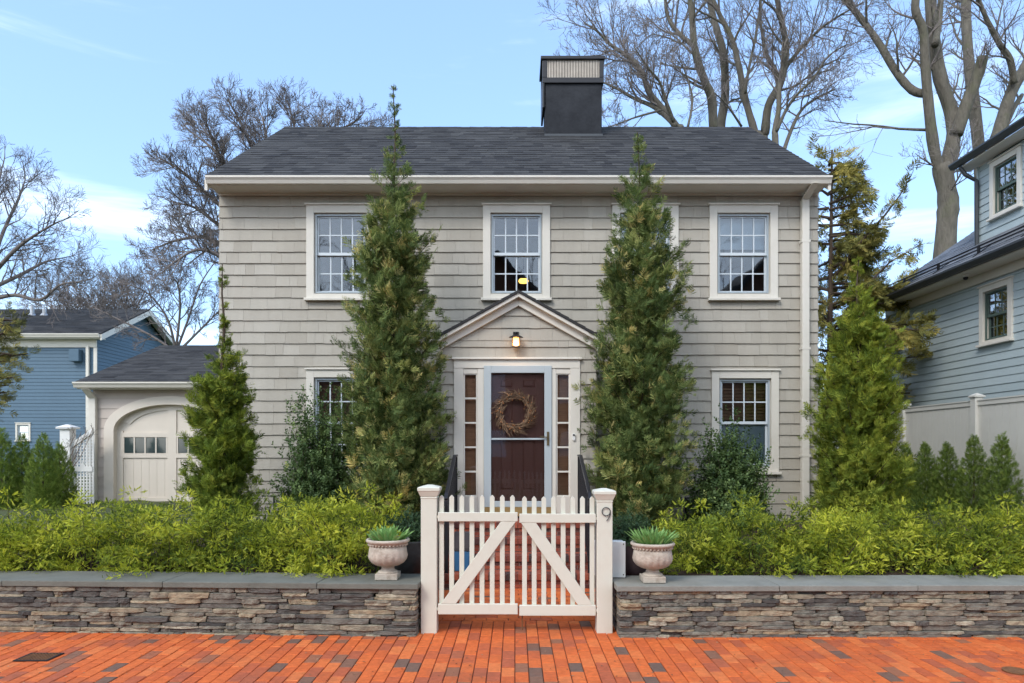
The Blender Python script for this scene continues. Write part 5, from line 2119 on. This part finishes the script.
# arch casing
w = MB(TG)
N_ = 28
ring_o = [(gc - ao, .45)] + [(gc - ao * math.cos(a), zsp + bo * math.sin(a)) for a in [math.pi * i / N_ for i in range(N_ + 1)]] + [(gc + ao, .45)]
ring_i = [(gc - ai, .45)] + [(gc - ai * math.cos(a), zsp + bi * math.sin(a)) for a in [math.pi * i / N_ for i in range(N_ + 1)]] + [(gc + ai, .45)]
for i in range(len(ring_o) - 1):
    (a, b), (c, d2) = ring_o[i], ring_o[i + 1]
    (e, f), (g_, h_) = ring_i[i], ring_i[i + 1]
    w.hexa([(a, -.15, b), (c, -.15, d2), (g_, -.15, h_), (e, -.15, f), (a, .05, b), (c, .05, d2), (g_, .05, h_), (e, .05, f)])
w.build('arch_casing', M['garagedoor'], ga)
# door leaf
w = MB(TG)
poly = [(gc - ai - .02, .45)] + [(gc - (ai + .02) * math.cos(a), zsp + (bi + .02) * math.sin(a)) for a in [math.pi * i / N_ for i in range(N_ + 1)]] + [(gc + ai + .02, .45)]
w.prism(poly, -.14, -.10)
zw0, zw1 = WZ(453, gd), WZ(437.5, gd)
# stiles/rails
w.box(gc - .09, gc + .09, -.10, -.075, .46, zsp + bi * .98)
for sg in (-1, 1):
    xo = gc + sg * ai
    w.box(min(xo, xo - sg * .12), max(xo, xo - sg * .12), -.10, -.075, .46, zsp)
    xa, xb = sorted((gc + sg * .09, xo - sg * .12))
    w.box(xa, xb, -.10, -.0755, .46, .62)
    w.box(xa, xb, -.10, -.0755, zw0 - .10, zw0 - .01)
    w.box(xa, xb, -.10, -.0755, zw1 + .01, zw1 + .10)
# arched top rail
for i in range(3, N_ - 3):
    a0, a1 = math.pi * i / N_, math.pi * (i + 1) / N_
    P_ = lambda a, s: (gc - ai * s * math.cos(a), zsp + bi * s * math.sin(a))
    (a, b), (c, d2), (e, f), (g_, h_) = P_(a0, 1), P_(a1, 1), P_(a0, .80), P_(a1, .80)
    w.hexa([(a, -.10, b), (c, -.10, d2), (g_, -.10, h_), (e, -.10, f), (a, -.077, b), (c, -.077, d2), (g_, -.077, h_), (e, -.077, f)])
for k in range(1, 14):      # tongue and groove beads
    x = gc - ai + 2 * ai * k / 14
    w.box(x - .004, x + .004, -.10, -.096, .62, zw0 - .11)
gdo = w.build('garage_door', M['garagedoor'], ga)
for sg in (-1, 1):
    xa, xb = sorted((gc + sg * .11, gc + sg * (ai - .13)))
    w = MB(TG)
    w.box(xa, xb, -.098, -.092, zw0, zw1)
    pn = w.build('window_pane', M['pane'], gdo)
    w = MB(TG)
    for k in range(5):
        x = xa + (xb - xa) * k / 4
        w.box(x - .014, x + .014, -.10, -.080, zw0 - .012, zw1 + .012)
for sg in (-1, 1):
    xa, xb = sorted((gc + sg * .11, gc + sg * (ai - .13)))
    w = MB(TG)
    for k in range(5):
        x = xa + (xb - xa) * k / 4
        w.box(x - .014, x + .014, -.0985, -.080, zw0 - .012, zw1 + .012)
    w.build('window_bar', M['garagedoor'], gdo)
# roof
gye, gze, gyr = gd - .3, zt + .12, gd + 3.0
gzr = WZ(345.5, gyr)
gsl = Vector((0, gyr - gye, gzr - gze))
w = MB()
gxl = GX0 - .16
w.add([(gxl, gye, gze), (GX1, gye, gze), (GX1, gyr, gzr), (gxl, gyr, gzr), (gxl, 2 * gyr - gye, gze), (GX1, 2 * gyr - gye, gze),
       (gxl, gye, gze - .03), (GX1, gye, gze - .03), (gxl, gyr, gzr - .03), (gxl, 2 * gyr - gye, gze - .03)],
      [(0, 1, 2, 3), (3, 2, 5, 4), (0, 6, 7, 1), (0, 3, 8, 6), (3, 4, 9, 8)])
roof_tabs(w, (gxl, gye - .01, gze + .002), (1, 0, 0), gsl.normalized(), GX1 - gxl, gsl.length, exp=.14, seed=41)
w.build('roof', M['roof'], ga)
w = MB()
add_gutter(w, gxl - .02, GX1, gye + .02, gze - .01, .11, .11)
w.box(gxl, GX1, gye + .021, gye + .05, gze - .14, gze - .012)
w.box(gxl, GX1, gye + .051, gd - .02, zt - .02, zt)
w.build('gutter', M['trim'], ga)
w = MB()
xx = WX(92, gd - .1)
w.box(xx - .07, xx + .07, gd - .11, gd - .022, .5, zt - .2)
w.hexa([(xx - .07, gd - .11, zt - .2), (xx + .07, gd - .11, zt - .2), (xx + .07, gd - .022, zt - .2), (xx - .07, gd - .022, zt - .2),
        (xx - .07, gye - .06, zt - .02), (xx + .07, gye - .06, zt - .02), (xx + .07, gye + .02, zt - .02), (xx - .07, gye + .02, zt - .02)])
w.build('downspout', M['trim'], ga, bevel=.01)
w = MB()
w.add([(GX0, gd, zt), (GX0, gd + 6, zt), (GX0, gyr, gzr - .1)], [(0, 1, 2)])
w.build('gable', M['garagewall'], ga)

# lattice screen beside garage
d = 13.6
la = empty('lattice_fence', (WX(78, d), d, .5))
tag(la, 'white lattice stair screen with square post left of the garage', 'lattice fence')
x0, x1 = WX(62, d), WX(74, d)
w = MB()
w.box(x0 + .02, x1 - .02, d - .1, d + .1, .4, WZ(429, d))
c = (x0 + x1) / 2
w.box(c - .15, c + .15, d - .15, d + .15, WZ(429, d), WZ(427.5, d))
w.hexa([(c - .16, d - .16, WZ(427.5, d) + .001), (c + .16, d - .16, WZ(427.5, d) + .001), (c + .16, d + .16, WZ(427.5, d) + .001), (c - .16, d + .16, WZ(427.5, d) + .001),
        (c - .03, d - .03, WZ(424.5, d)), (c + .03, d - .03, WZ(424.5, d)), (c + .03, d + .03, WZ(424.5, d)), (c - .03, d + .03, WZ(424.5, d))])
w.build('post', M['white'], la, bevel=.006)
xr = WX(93, d)
w = MB()
zl, zr_ = WZ(445, d), WZ(431, d)
w.add([(x1 - .02, d - .03, zl - .05), (xr, d - .03, zr_ - .05), (xr, d - .03, zr_ + .05), (x1 - .02, d - .03, zl + .05),
       (x1 - .02, d + .03, zl - .05), (xr, d + .03, zr_ - .05), (xr, d + .03, zr_ + .05), (x1 - .02, d + .03, zl + .05)],
      [(0, 1, 2, 3), (4, 7, 6, 5), (0, 4, 5, 1), (3, 2, 6, 7), (0, 3, 7, 4), (1, 5, 6, 2)])
w.build('rail', M['white'], la)
w = MB()
zmid = WZ(468, d)
xm = (x1 + xr) / 2
w.prism([(x1 - .02, zmid - .07), (xr, zmid - .07), (xr, zmid + .03), (xm + .05, zmid + .03), (xm, zmid + .13), (xm - .05, zmid + .03), (x1 - .02, zmid + .03)], d - .028, d + .028)
w.build('middle_rail', M['white'], la)
w = MB()
x = x1
while x < xr:
    w.box(x, x + .028, d - .012, d - .002, .45, zl - .05 + (zr_ - zl) * (x - x1) / (xr - x1))
    x += .062
z = .5
while z < zr_ - .06:
    xs = x1 if z < zl - .06 else x1 + (xr - x1) * (z - zl + .06) / (zr_ - zl)
    w.box(min(xs, xr - .01), xr, d + .0, d + .01, z, z + .028)
    z += .062
w.build('lattice_panel', M['white'], la)
# bare vine on the lattice
B = Bare(31, .004)
p0 = Vector((WX(72, d), d - .12, .5))
for k in range(5):
    l, r_3 = B.limb([(p0.x + .05 * k - .08, p0.y, .5), (p0.x + .04 * k - .2, p0.y, 1.0), (p0.x + .1 * k - .15, p0.y + .02, 1.5), (p0.x + .12 * k, p0.y + .03, 1.85 + .05 * k)], .010, .004, sides=5)
    B.sprout(l, r_3, 4, .22, 1, .4)
v = B.finish('climbing_vine', 'leafless brown vine climbing the white lattice screen', (p0.x, p0.y, .5), 'wreath', 'twig')
v['category'] = 'vine'

# ------------------------------------------------------------------ blue house (left)
bd = 30.0
bh = empty('blue_house', (-25, bd + 3.5, .4))
tag(bh, 'dark blue clapboard house with grey gable roof at the left edge', 'house')
BX1 = WX(97, bd)
BX0 = BX1 - 16
zev = 6.65
TBf = front(bd)
sm = (WX(16, bd), WX(31, bd), WZ(441, bd), WZ(423, bd))
w = MB(TBf)
course_wall(w, BX0, BX1, .4, zev - .1, .155, [(sm[0] + .05, sm[1] - .05, sm[2] + .05, sm[3] - .05)], thick=.025, seed=5, single=True)
w.build('wall', M['blue'], bh)
w = MB()
w.T = TBf
plate_wall(w, BX0, BX1 - .01, .3, zev - .1, -.10, -.001, [(sm[0] + .07, sm[1] - .07, sm[2] + .07, sm[3] - .07)])
w.T = None
w.box(BX0, BX1 - .01, bd + 7, bd + 7.1, .3, zev - .1)
w.build('inner_wall', M['blue'], bh)
yr = bd + 3.5
zr2 = 8.5
TBg = frame((BX1, bd, 0), (0, 1), (1, 0))
w = MB(TBg)
slp = (zr2 - zev) / (3.5 + .4)
course_wall(w, 0, 7.1, .4, zev - .1, .155, [(2.71, 3.89, 4.96, 5.89)], thick=.025, seed=6, single=True)
course_wall(w, 0, 7.1, zev - .1, zr2 - .2, .155, thick=.025, seed=7, single=True, top=lambda z: (max(0, (z - zev + .1) / slp - .2), min(7.1, 7.0 - (z - zev + .1) / slp + .2)))
w.build('gable_wall', M['blue'], bh)
w = MB()
bxr = BX1 + .45
for s in (-1, 1):
    ye = yr + s * 3.95
    w.add([(BX0 - .3, ye, zev), (bxr, ye, zev), (bxr, yr, zr2), (BX0 - .3, yr, zr2), (BX0 - .3, ye, zev - .05), (bxr, ye, zev - .05), (bxr, yr, zr2 - .05), (BX0 - .3, yr, zr2 - .05)],
          [(0, 1, 2, 3), (4, 7, 6, 5), (0, 4, 5, 1), (1, 5, 6, 2), (0, 3, 7, 4)])
sv = Vector((0, 3.95, zr2 - zev))
roof_tabs(w, (BX0 - .3, yr - 3.96, zev + .003), (1, 0, 0), sv.normalized(), bxr - BX0 + .3, sv.length, exp=.2, seed=55, lo=.3, hi=.6, thick=.012)
w.build('roof', M['roof'], bh)
w = MB()
for s in (-1, 1):
    ye = yr + s * 3.95
    for (xa, xb, o0, o1) in ((bxr - .04, bxr + .03, .052, .30), (BX1 + .03, bxr - .04, .052, .10)):
        w.add([(xa, ye, zev - o0), (xb, ye, zev - o0), (xb, yr, zr2 - o0), (xa, yr, zr2 - o0), (xa, ye, zev - o1), (xb, ye, zev - o1), (xb, yr, zr2 - o1), (xa, yr, zr2 - o1)],
              [(0, 1, 2, 3), (4, 7, 6, 5), (0, 4, 5, 1), (1, 5, 6, 2), (2, 6, 7, 3), (0, 3, 7, 4)])
add_gutter(w, BX0 - .3, bxr - .05, bd - .42, zev - .02, .16, .14)
w.box(BX0 - .3, bxr - .05, bd - .419, bd - .03, zev - .22, zev - .18)
w.box(BX0, BX1 + .02, bd - .07, bd - .028, zev - .55, zev - .221)
w.build('trim', M['trim'], bh)
w = MB(TBf)
xx = BX1 - .35
w.box(xx - .06, xx + .06, .04, .14, .5, zev - .5)
w.box(BX1 - .12, BX1 + .03, .025, .06, .4, zev - .56)
w.build('downspout', M['trim'], bh)
w = MB()
w.box(BX1 - 1.05, BX1 - .62, bd - .3, bd - .04, WZ(362, bd), WZ(350, bd))
w.build('vent_hood', M['blue'], bh, bevel=.02)
window(bh, TBf, sm[0], sm[1], sm[2], sm[3], cols=1, rows=1, cas=.08, glass='glassgreen')
window(bh, TBg, 3.2 - .55, 3.2 + .75, 4.9, 5.95, cols=1, rows=1, cas=.12, glass='glassgreen')
w = MB()
w.box(BX0 + .2, BX1 - .2, bd + .3, bd + .35, .4, zev - .2)
w.build('partition', M['interior'], bh)
for px, h in ((18.5, 14), (31, 11)):
    xx = WX(px, bd + 1.5)
    w = MB()
    w.tube([(xx, bd + 2.4, 7.5), (xx, bd + 2.4, WZ(306 if h > 12 else 309, bd + 2.4))], .09, 10)
    w.lathe([(.2, 0), (.12, .12)], (xx, bd + 2.4, 7.95), 12)
    w.build('vent_pipe', M['silver'], bh)

# ------------------------------------------------------------------ blue-grey neighbour (right)
NX = 8.3
nb_ = empty('neighbour_house', (NX + 4, 12, .4))
tag(nb_, 'pale blue grey clapboard house with dark gutters at the right edge', 'house')
TN = frame((NX, 0, 0), (0, 1), (-1, 0))
Y0, Y1 = 3.5, 15.2
lw = (11.36, 12.16, 3.44, 4.475)
w = MB(TN)
course_wall(w, Y0, Y1, .4, 4.72, .137, [(lw[0] + .04, lw[1] - .04, lw[2] + .04, lw[3] - .04)], thick=.018, seed=31, single=True)
w.build('wall', M['bluegrey'], nb_)
w = MB()
w.box(NX + .001, NX + .1, Y0, lw[0] + .1, .3, 4.72)
w.box(NX + .001, NX + .1, lw[1] - .1, Y1, .3, 4.72)
w.box(NX + .001, NX + .1, lw[0] + .1, lw[1] - .1, .3, lw[2] + .08)
w.box(NX + .101, NX + 9, Y1 - .1, Y1, .3, 4.72)
w.box(NX + .101, NX + 9, Y0, Y0 + .1, .3, 4.72)
w.build('inner_wall', M['bluegrey'], nb_)
window(nb_, TN, *lw, cols=3, rows=2, cas=.10, sash='greensash', storm='greensash', glass='glassgreen')
UX = 9.0
uc = 13.25
TU = frame((UX, 0, 0), (0, 1), (-1, 0))
uw = (12.10, 12.90, 5.93, 7.0)
w = MB(TU)
course_wall(w, Y0, uc, 5.2, 7.08, .137, [(uw[0] + .04, uw[1] - .04, uw[2] + .04, uw[3] - .04)], thick=.018, seed=32, single=True)
w.T = frame((UX, uc, 0), (1, 0), (0, 1))
course_wall(w, 0, 4, 5.2, 7.08, .137, thick=.018, seed=33, single=True)
w.build('upper_wall', M['bluegrey'], nb_)
w = MB()
w.box(UX + .001, UX + .1, Y0, uw[0] + .1, 5.0, 7.08)
w.box(UX + .001, UX + .1, uw[1] - .1, uc, 5.0, 7.08)
w.box(UX + .101, UX + 4, uc - .1, uc - .001, 5.0, 7.08)
w.box(UX + .6, UX + .65, Y0, uc - .2, 5.0, 7.08)
w.box(NX + .6, NX + .65, Y0 + .2, Y1 - .2, .5, 4.7)
w.build('inner_wall', M['interior'], nb_)
window(nb_, TU, *uw, cols=3, rows=2, cas=.10, sash='greensash', storm='greensash', glass='glassgreen')
w = MB()   # corner board
w.box(UX - .03, UX + .12, uc - .02, uc + .03, 5.3, 7.08)
w.box(NX - .03, NX + .1, Y1 - .02, Y1 + .03, .4, 4.7)
w.build('corner_board', M['bluegrey'], nb_)
# skirt roof
ne, nz = 7.86, 4.84
nr = .68
w = MB()
xt = 12.2
zt_ = nz + nr * (xt - ne)
w.add([(ne, Y0, nz), (ne, Y1 + .15, nz), (xt, Y1 + .15, zt_), (xt, Y0, zt_), (ne, Y0, nz - .05), (ne, Y1 + .15, nz - .05), (xt, Y1 + .15, zt_ - .05), (xt, Y0, zt_ - .05)],
      [(0, 1, 2, 3), (4, 7, 6, 5), (0, 4, 5, 1), (1, 5, 6, 2), (2, 6, 7, 3)])
sv = Vector((1, 0, nr)).normalized()
roof_tabs(w, (ne, Y0, nz + .002), (0, 1, 0), sv, Y1 + .15 - Y0, 5.2, exp=.16, seed=66)
rt_ = w.build('roof', M['roofsheen'], nb_)
w = MB()
for k, yy in enumerate(np.arange(8.6, 15, 1.15)):
    a = Vector((ne + .32, yy, nz + nr * .32 + .02))
    w.bar(a, a + Vector((0, 0, .13)), .03, .05, up=(0, 1, 0))
    w.bar(a + Vector((-.1, 0, -.07)), a + Vector((.2, 0, .14)), .03, .012)
w.tube([(ne + .32, 8, nz + .30), (ne + .32, 15.1, nz + .30)], .013, 6)
w.tube([(ne + .32, 8, nz + .36), (ne + .32, 15.1, nz + .36)], .013, 6)
w.build('snow_rail', M['black'], rt_)
w = MB()
def ygutter(mb, x, z, ya, yb, h=.10, dp=.12):
    pr_ = [(x, z - h), (x - dp * .6, z - h), (x - dp, z - h * .3), (x - dp, z), (x - dp + .012, z), (x - dp + .012, z - .02), (x, z - .02)]
    n = len(pr_)
    mb.add([(a, ya, b) for a, b in pr_] + [(a, yb, b) for a, b in pr_], [tuple(range(n)), tuple(range(n, 2 * n))[::-1]] + [(i, i + n, (i + 1) % n + n, (i + 1) % n) for i in range(n)])
ygutter(w, ne + .02, nz - .0, Y0, Y1 + .16)
ygutter(w, 8.68, 7.22, Y0, uc + .25)
w.tube([(8.66, uc + .05, 7.1), (8.75, uc + .02, 6.95), (UX - .08, uc - .05, 6.8), (UX - .08, uc - .05, 5.55)], .04, 8)
w.build('gutter', M['darkmetal'], nb_)
w = MB()
w.box(ne + .021, NX - .02, Y0, Y1 + .14, nz - .12, nz - .095)
w.box(NX - .06, NX - .02, Y0, Y1, nz - .28, nz - .121)
w.box(8.681, UX - .02, Y0, uc + .24, 7.09, 7.115)
w.box(ne + .0205, ne + .04, Y0, Y1 + .14, nz - .093, nz - .052)
w.add([(ne + .02, Y1 + .15, nz - .055), (xt, Y1 + .15, zt_ - .055), (xt, Y1 + .15, zt_ - .2), (ne + .02, Y1 + .15, nz - .2), (ne + .02, Y1 + .18, nz - .055), (xt, Y1 + .18, zt_ - .055), (xt, Y1 + .18, zt_ - .2), (ne + .02, Y1 + .18, nz - .2)],
      [(0, 1, 2, 3), (4, 7, 6, 5), (0, 4, 5, 1), (3, 2, 6, 7)])
w.build('soffit', M['trim'], nb_)
w = MB()   # upper roof
w.add([(8.66, Y0, 7.24), (8.66, uc + .25, 7.24), (11.5, uc + .25, 9.2), (11.5, Y0, 9.2), (8.66, Y0, 7.2), (8.66, uc + .25, 7.2), (11.5, uc + .25, 9.16), (11.5, Y0, 9.16)],
      [(0, 1, 2, 3), (4, 7, 6, 5), (0, 4, 5, 1), (1, 5, 6, 2)])
w.add([(11.5, Y0, 9.2), (11.5, uc + .25, 9.2), (15, uc + .25, 7.2), (15, Y0, 7.2)], [(0, 1, 2, 3)])
w.add([(UX + .05, uc - .005, 7.08), (14, uc - .005, 7.08), (11.5, uc - .005, 9.1)], [(0, 1, 2)])
w.build('upper_roof', M['roof'], nb_)
# floodlight and camera
fl = empty('floodlight', (NX - .1, 14.9, 2.7))
fy, fz = 14.85, WZ(394, 14.85)
fl.location = (NX - .1, fy, fz); ORIG[fl.name] = (NX - .1, fy, fz)
tag(fl, 'white twin floodlight on the far corner of the pale blue grey house', 'floodlight')
w = MB()
w.box(NX - .05, NX - .02, fy - .06, fy + .06, fz - .06, fz + .06)
w.build('base', M['white'], fl)
for s in (-1, 1):
    w = MB()
    w.tube([(NX - .05, fy + s * .04, fz), (NX - .16, fy + s * .14, fz - .04), (NX - .24, fy + s * .18, fz - .08)], [.025, .07, .085], 12)
    w.build('lamp_head', M['white'], fl)
cm_ = empty('security_camera', (8.05, 12.2, 4.68))
tag(cm_, 'small dark dome camera under the gutter of the pale blue grey house', 'camera')
w = MB()
w.lathe([(.02, 0), (.05, .01), (.055, .035)], (8.05, 12.2, 4.685), 16)
w.build('mount', M['white'], cm_)
w = MB()
w.lathe([(.005, -.05), (.03, -.04), (.042, -.015), (.042, .0)], (8.05, 12.2, 4.684), 16)
w.build('dome', M['black'], cm_, smooth=True)

# ------------------------------------------------------------------ cream fence on the right
FX = 7.3
fe = empty('vinyl_fence', (FX, 11.5, .5))
tag(fe, 'cream board fence with capped posts along the right neighbour house', 'fence')
posts = [6.8, 8.8, 10.8, 12.8, 14.8]
for yy in posts:
    w = MB()
    w.box(FX - .065, FX + .065, yy - .065, yy + .065, .45, 2.43)
    w.box(FX - .085, FX + .085, yy - .085, yy + .085, 2.43, 2.46)
    w.hexa([(FX - .08, yy - .08, 2.461), (FX + .08, yy - .08, 2.461), (FX + .08, yy + .08, 2.461), (FX - .08, yy + .08, 2.461),
            (FX - .01, yy - .01, 2.50), (FX + .01, yy - .01, 2.50), (FX + .01, yy + .01, 2.50), (FX - .01, yy + .01, 2.50)])
    w.build('fence_post', M['fence'], fe, bevel=.005)
for a, b in zip(posts[:-1], posts[1:]):
    w = MB()
    y = a + .066
    while y < b - .07:
        q = min(y + .15, b - .066)
        w.box(FX - .014, FX + .014, y + .0025, q - .0025, .5, 2.30)
        y = q
    w.box(FX - .03, FX + .03, a + .066, b - .066, 2.301, 2.37)
    w.box(FX - .04, FX + .04, a + .066, b - .066, 2.371, 2.39)
    w.box(FX - .035, FX + .035, a + .066, b - .066, .55, .68)
    w.build('fence_panel', M['fence'], fe)

# ------------------------------------------------------------------ small things by the house wall
def pipe_thing(name, label, cat, polys, r, m):
    o = polys[0][0]
    rt = empty(name, o)
    tag(rt, label, cat)
    for p in polys:
        w = MB()
        w.tube(p, r, 8)
        w.build('pipe', M[m], rt)
    return rt


y_ = HY - .12
gp = pipe_thing('gas_meter_pipe', 'black gas pipe with valve against the wall right of the porch', 'pipe',
                [[(WX(686, y_), y_, .5), (WX(686, y_), y_, WZ(498, y_)), (WX(701, y_), y_, WZ(498, y_))], [(WX(686, y_), y_, WZ(503, y_)), (WX(703, y_), y_, WZ(503, y_))]], .022, 'black')
w = MB()
w.lathe([(.01, -.04), (.045, -.03), (.045, .03), (.01, .04)], (WX(693, y_), y_, WZ(500, y_)), 12)
w.build('valve', M['darkmetal'], gp)
pipe_thing('pipe_bracket', 'thin grey bent pipe against the wall at the lower left', 'pipe',
           [[(WX(262, y_), y_, WZ(496, y_)), (WX(274, y_), y_, WZ(496, y_)), (WX(274, y_), y_, .5)], [(WX(264, y_), y_ + .02, WZ(508, y_)), (WX(269, y_), y_ + .02, WZ(508, y_)), (WX(269, y_), y_ + .02, .5)]], .014, 'darkmetal')

# grate and valve cover in the pavement
gx, gy = WX(39, 5.26), 5.26
gt = empty('iron_grate', (gx, gy, .004))
tag(gt, 'rusty square iron grate set in the brick pavement at the lower left', 'grate')
w = MB()
w.box(gx - .13, gx + .13, gy - .1, gy - .085, .003, .010)
w.box(gx - .13, gx + .13, gy + .085, gy + .1, .003, .010)
w.box(gx - .13, gx - .115, gy - .085, gy + .085, .003, .010)
w.box(gx + .115, gx + .13, gy - .085, gy + .085, .003, .010)
w.build('rim', M['black'], gt)
w = MB()
w.box(gx - .114, gx + .114, gy - .084, gy + .084, .003, .005)
for k in range(9):
    x = gx - .10 + k * .025
    w.box(x - .006, x + .006, gy - .084, gy + .084, .0055, .010)
w.build('bars', M['rust'], gt)
gx, gy = WX(1016, 4.93), 4.93
vc = empty('valve_cover', (gx, gy, .004))
tag(vc, 'small round rusty valve cover in the brick pavement at the lower right', 'valve cover')
w = MB()
w.lathe([(.085, 0), (.085, .008), (.07, .008), (.068, .004), (.005, .005)], (gx, gy, .003), 28)
w.build('cover_plate', M['rust'], vc)

# fallen leaves and crumbs on pavement and cap
w = MB()
r_ = random.Random(9)
for k in range(260):
    x, y = r_.uniform(-4.5, 4.5), r_.uniform(4.6, 5.82)
    a = r_.uniform(0, 6.28)
    s = r_.uniform(.004, .014)
    c_, s_ = math.cos(a) * s, math.sin(a) * s
    w.add([(x - c_, y - s_, .006), (x + s_ * .5, y - c_ * .5, .009), (x + c_, y + s_, .006), (x - s_ * .5, y + c_ * .5, .010)], [(0, 1, 2, 3)], r_.random())
tag(w.build('leaf_litter', M['wreath']), 'scattered specks of dry leaf on the brick pavement', 'leaf litter', kind='stuff')

# ------------------------------------------------------------------ across the street (mirrored in the windows)
for (hx, hw_, ez, rz_, lab) in ((-1, 6, 7.5, 13.0, 'brown brick gabled house straight across the street, seen only in window reflections'),
                        (-16, 6.5, 7.5, 13.6, 'brown brick gabled house across the street left of the viewer'),
                        (15, 6.5, 7.2, 13.2, 'brown brick gabled house across the street right of the viewer')):
    ob = empty('brick_house', (hx, -20, 0))
    tag(ob, lab, 'house', 'houses across the street')
    w = MB()
    w.box(hx - hw_, hx + hw_, -27, -19, -.1, ez)
    w.prism([(hx - hw_, ez), (hx + hw_, ez), (hx, rz_ - .2)], -27, -19)
    w.build('wall', M['brickhouse'], ob)
    w = MB()
    for s in (-1, 1):
        xe = hx + s * (hw_ + .6)
        zl_ = ez - .6 * (rz_ - ez) / hw_
        w.add([(xe, -18.5, zl_), (hx, -18.5, rz_), (hx, -27.5, rz_), (xe, -27.5, zl_), (xe, -18.5, zl_ - .25), (hx, -18.5, rz_ - .25), (hx, -27.5, rz_ - .25), (xe, -27.5, zl_ - .25)],
              [(0, 1, 2, 3), (4, 7, 6, 5), (0, 4, 5, 1)])
    w.build('roof', M['slate'], ob)
    for x in (-4, 0, 4):
        for z in (1.2, 4.2):
            w = MB()
            w.box(hx + x - .5, hx + x + .5, -18.99, -18.94, z, z + 1.5)
            w.build('window', M['sash'], ob)
for j, (bx_, by_) in enumerate(((7.5, -13), (-8, -12), (3.0, -16))):
    B = Bare(50 + j, .012, .7, .8)
    t, r_2 = B.limb([(bx_, by_, -.1), (bx_ + .2, by_, 3), (bx_, by_ + .3, 6)], .3, .2, sides=8)
    for k in range(5):
        a = k * 1.25
        l, r_3 = B.limb([(bx_, by_ + .2, 4.5 + .3 * k), (bx_ + 1.5 * math.cos(a), by_ + 1.5 * math.sin(a), 7 + .5 * k), (bx_ + 3 * math.cos(a), by_ + 3 * math.sin(a), 9.5 + .7 * k)], .12, .04, sides=6)
        B.sprout(l, r_3, 6, 2.0, 2, .2, nch=4)
    B.finish('street_tree', ('bare street tree across the road to the right of the viewer', 'bare street tree across the road to the left of the viewer', 'bare street tree across the road straight behind the viewer')[j], (bx_, by_, -.1), group='bare street trees behind the viewer')
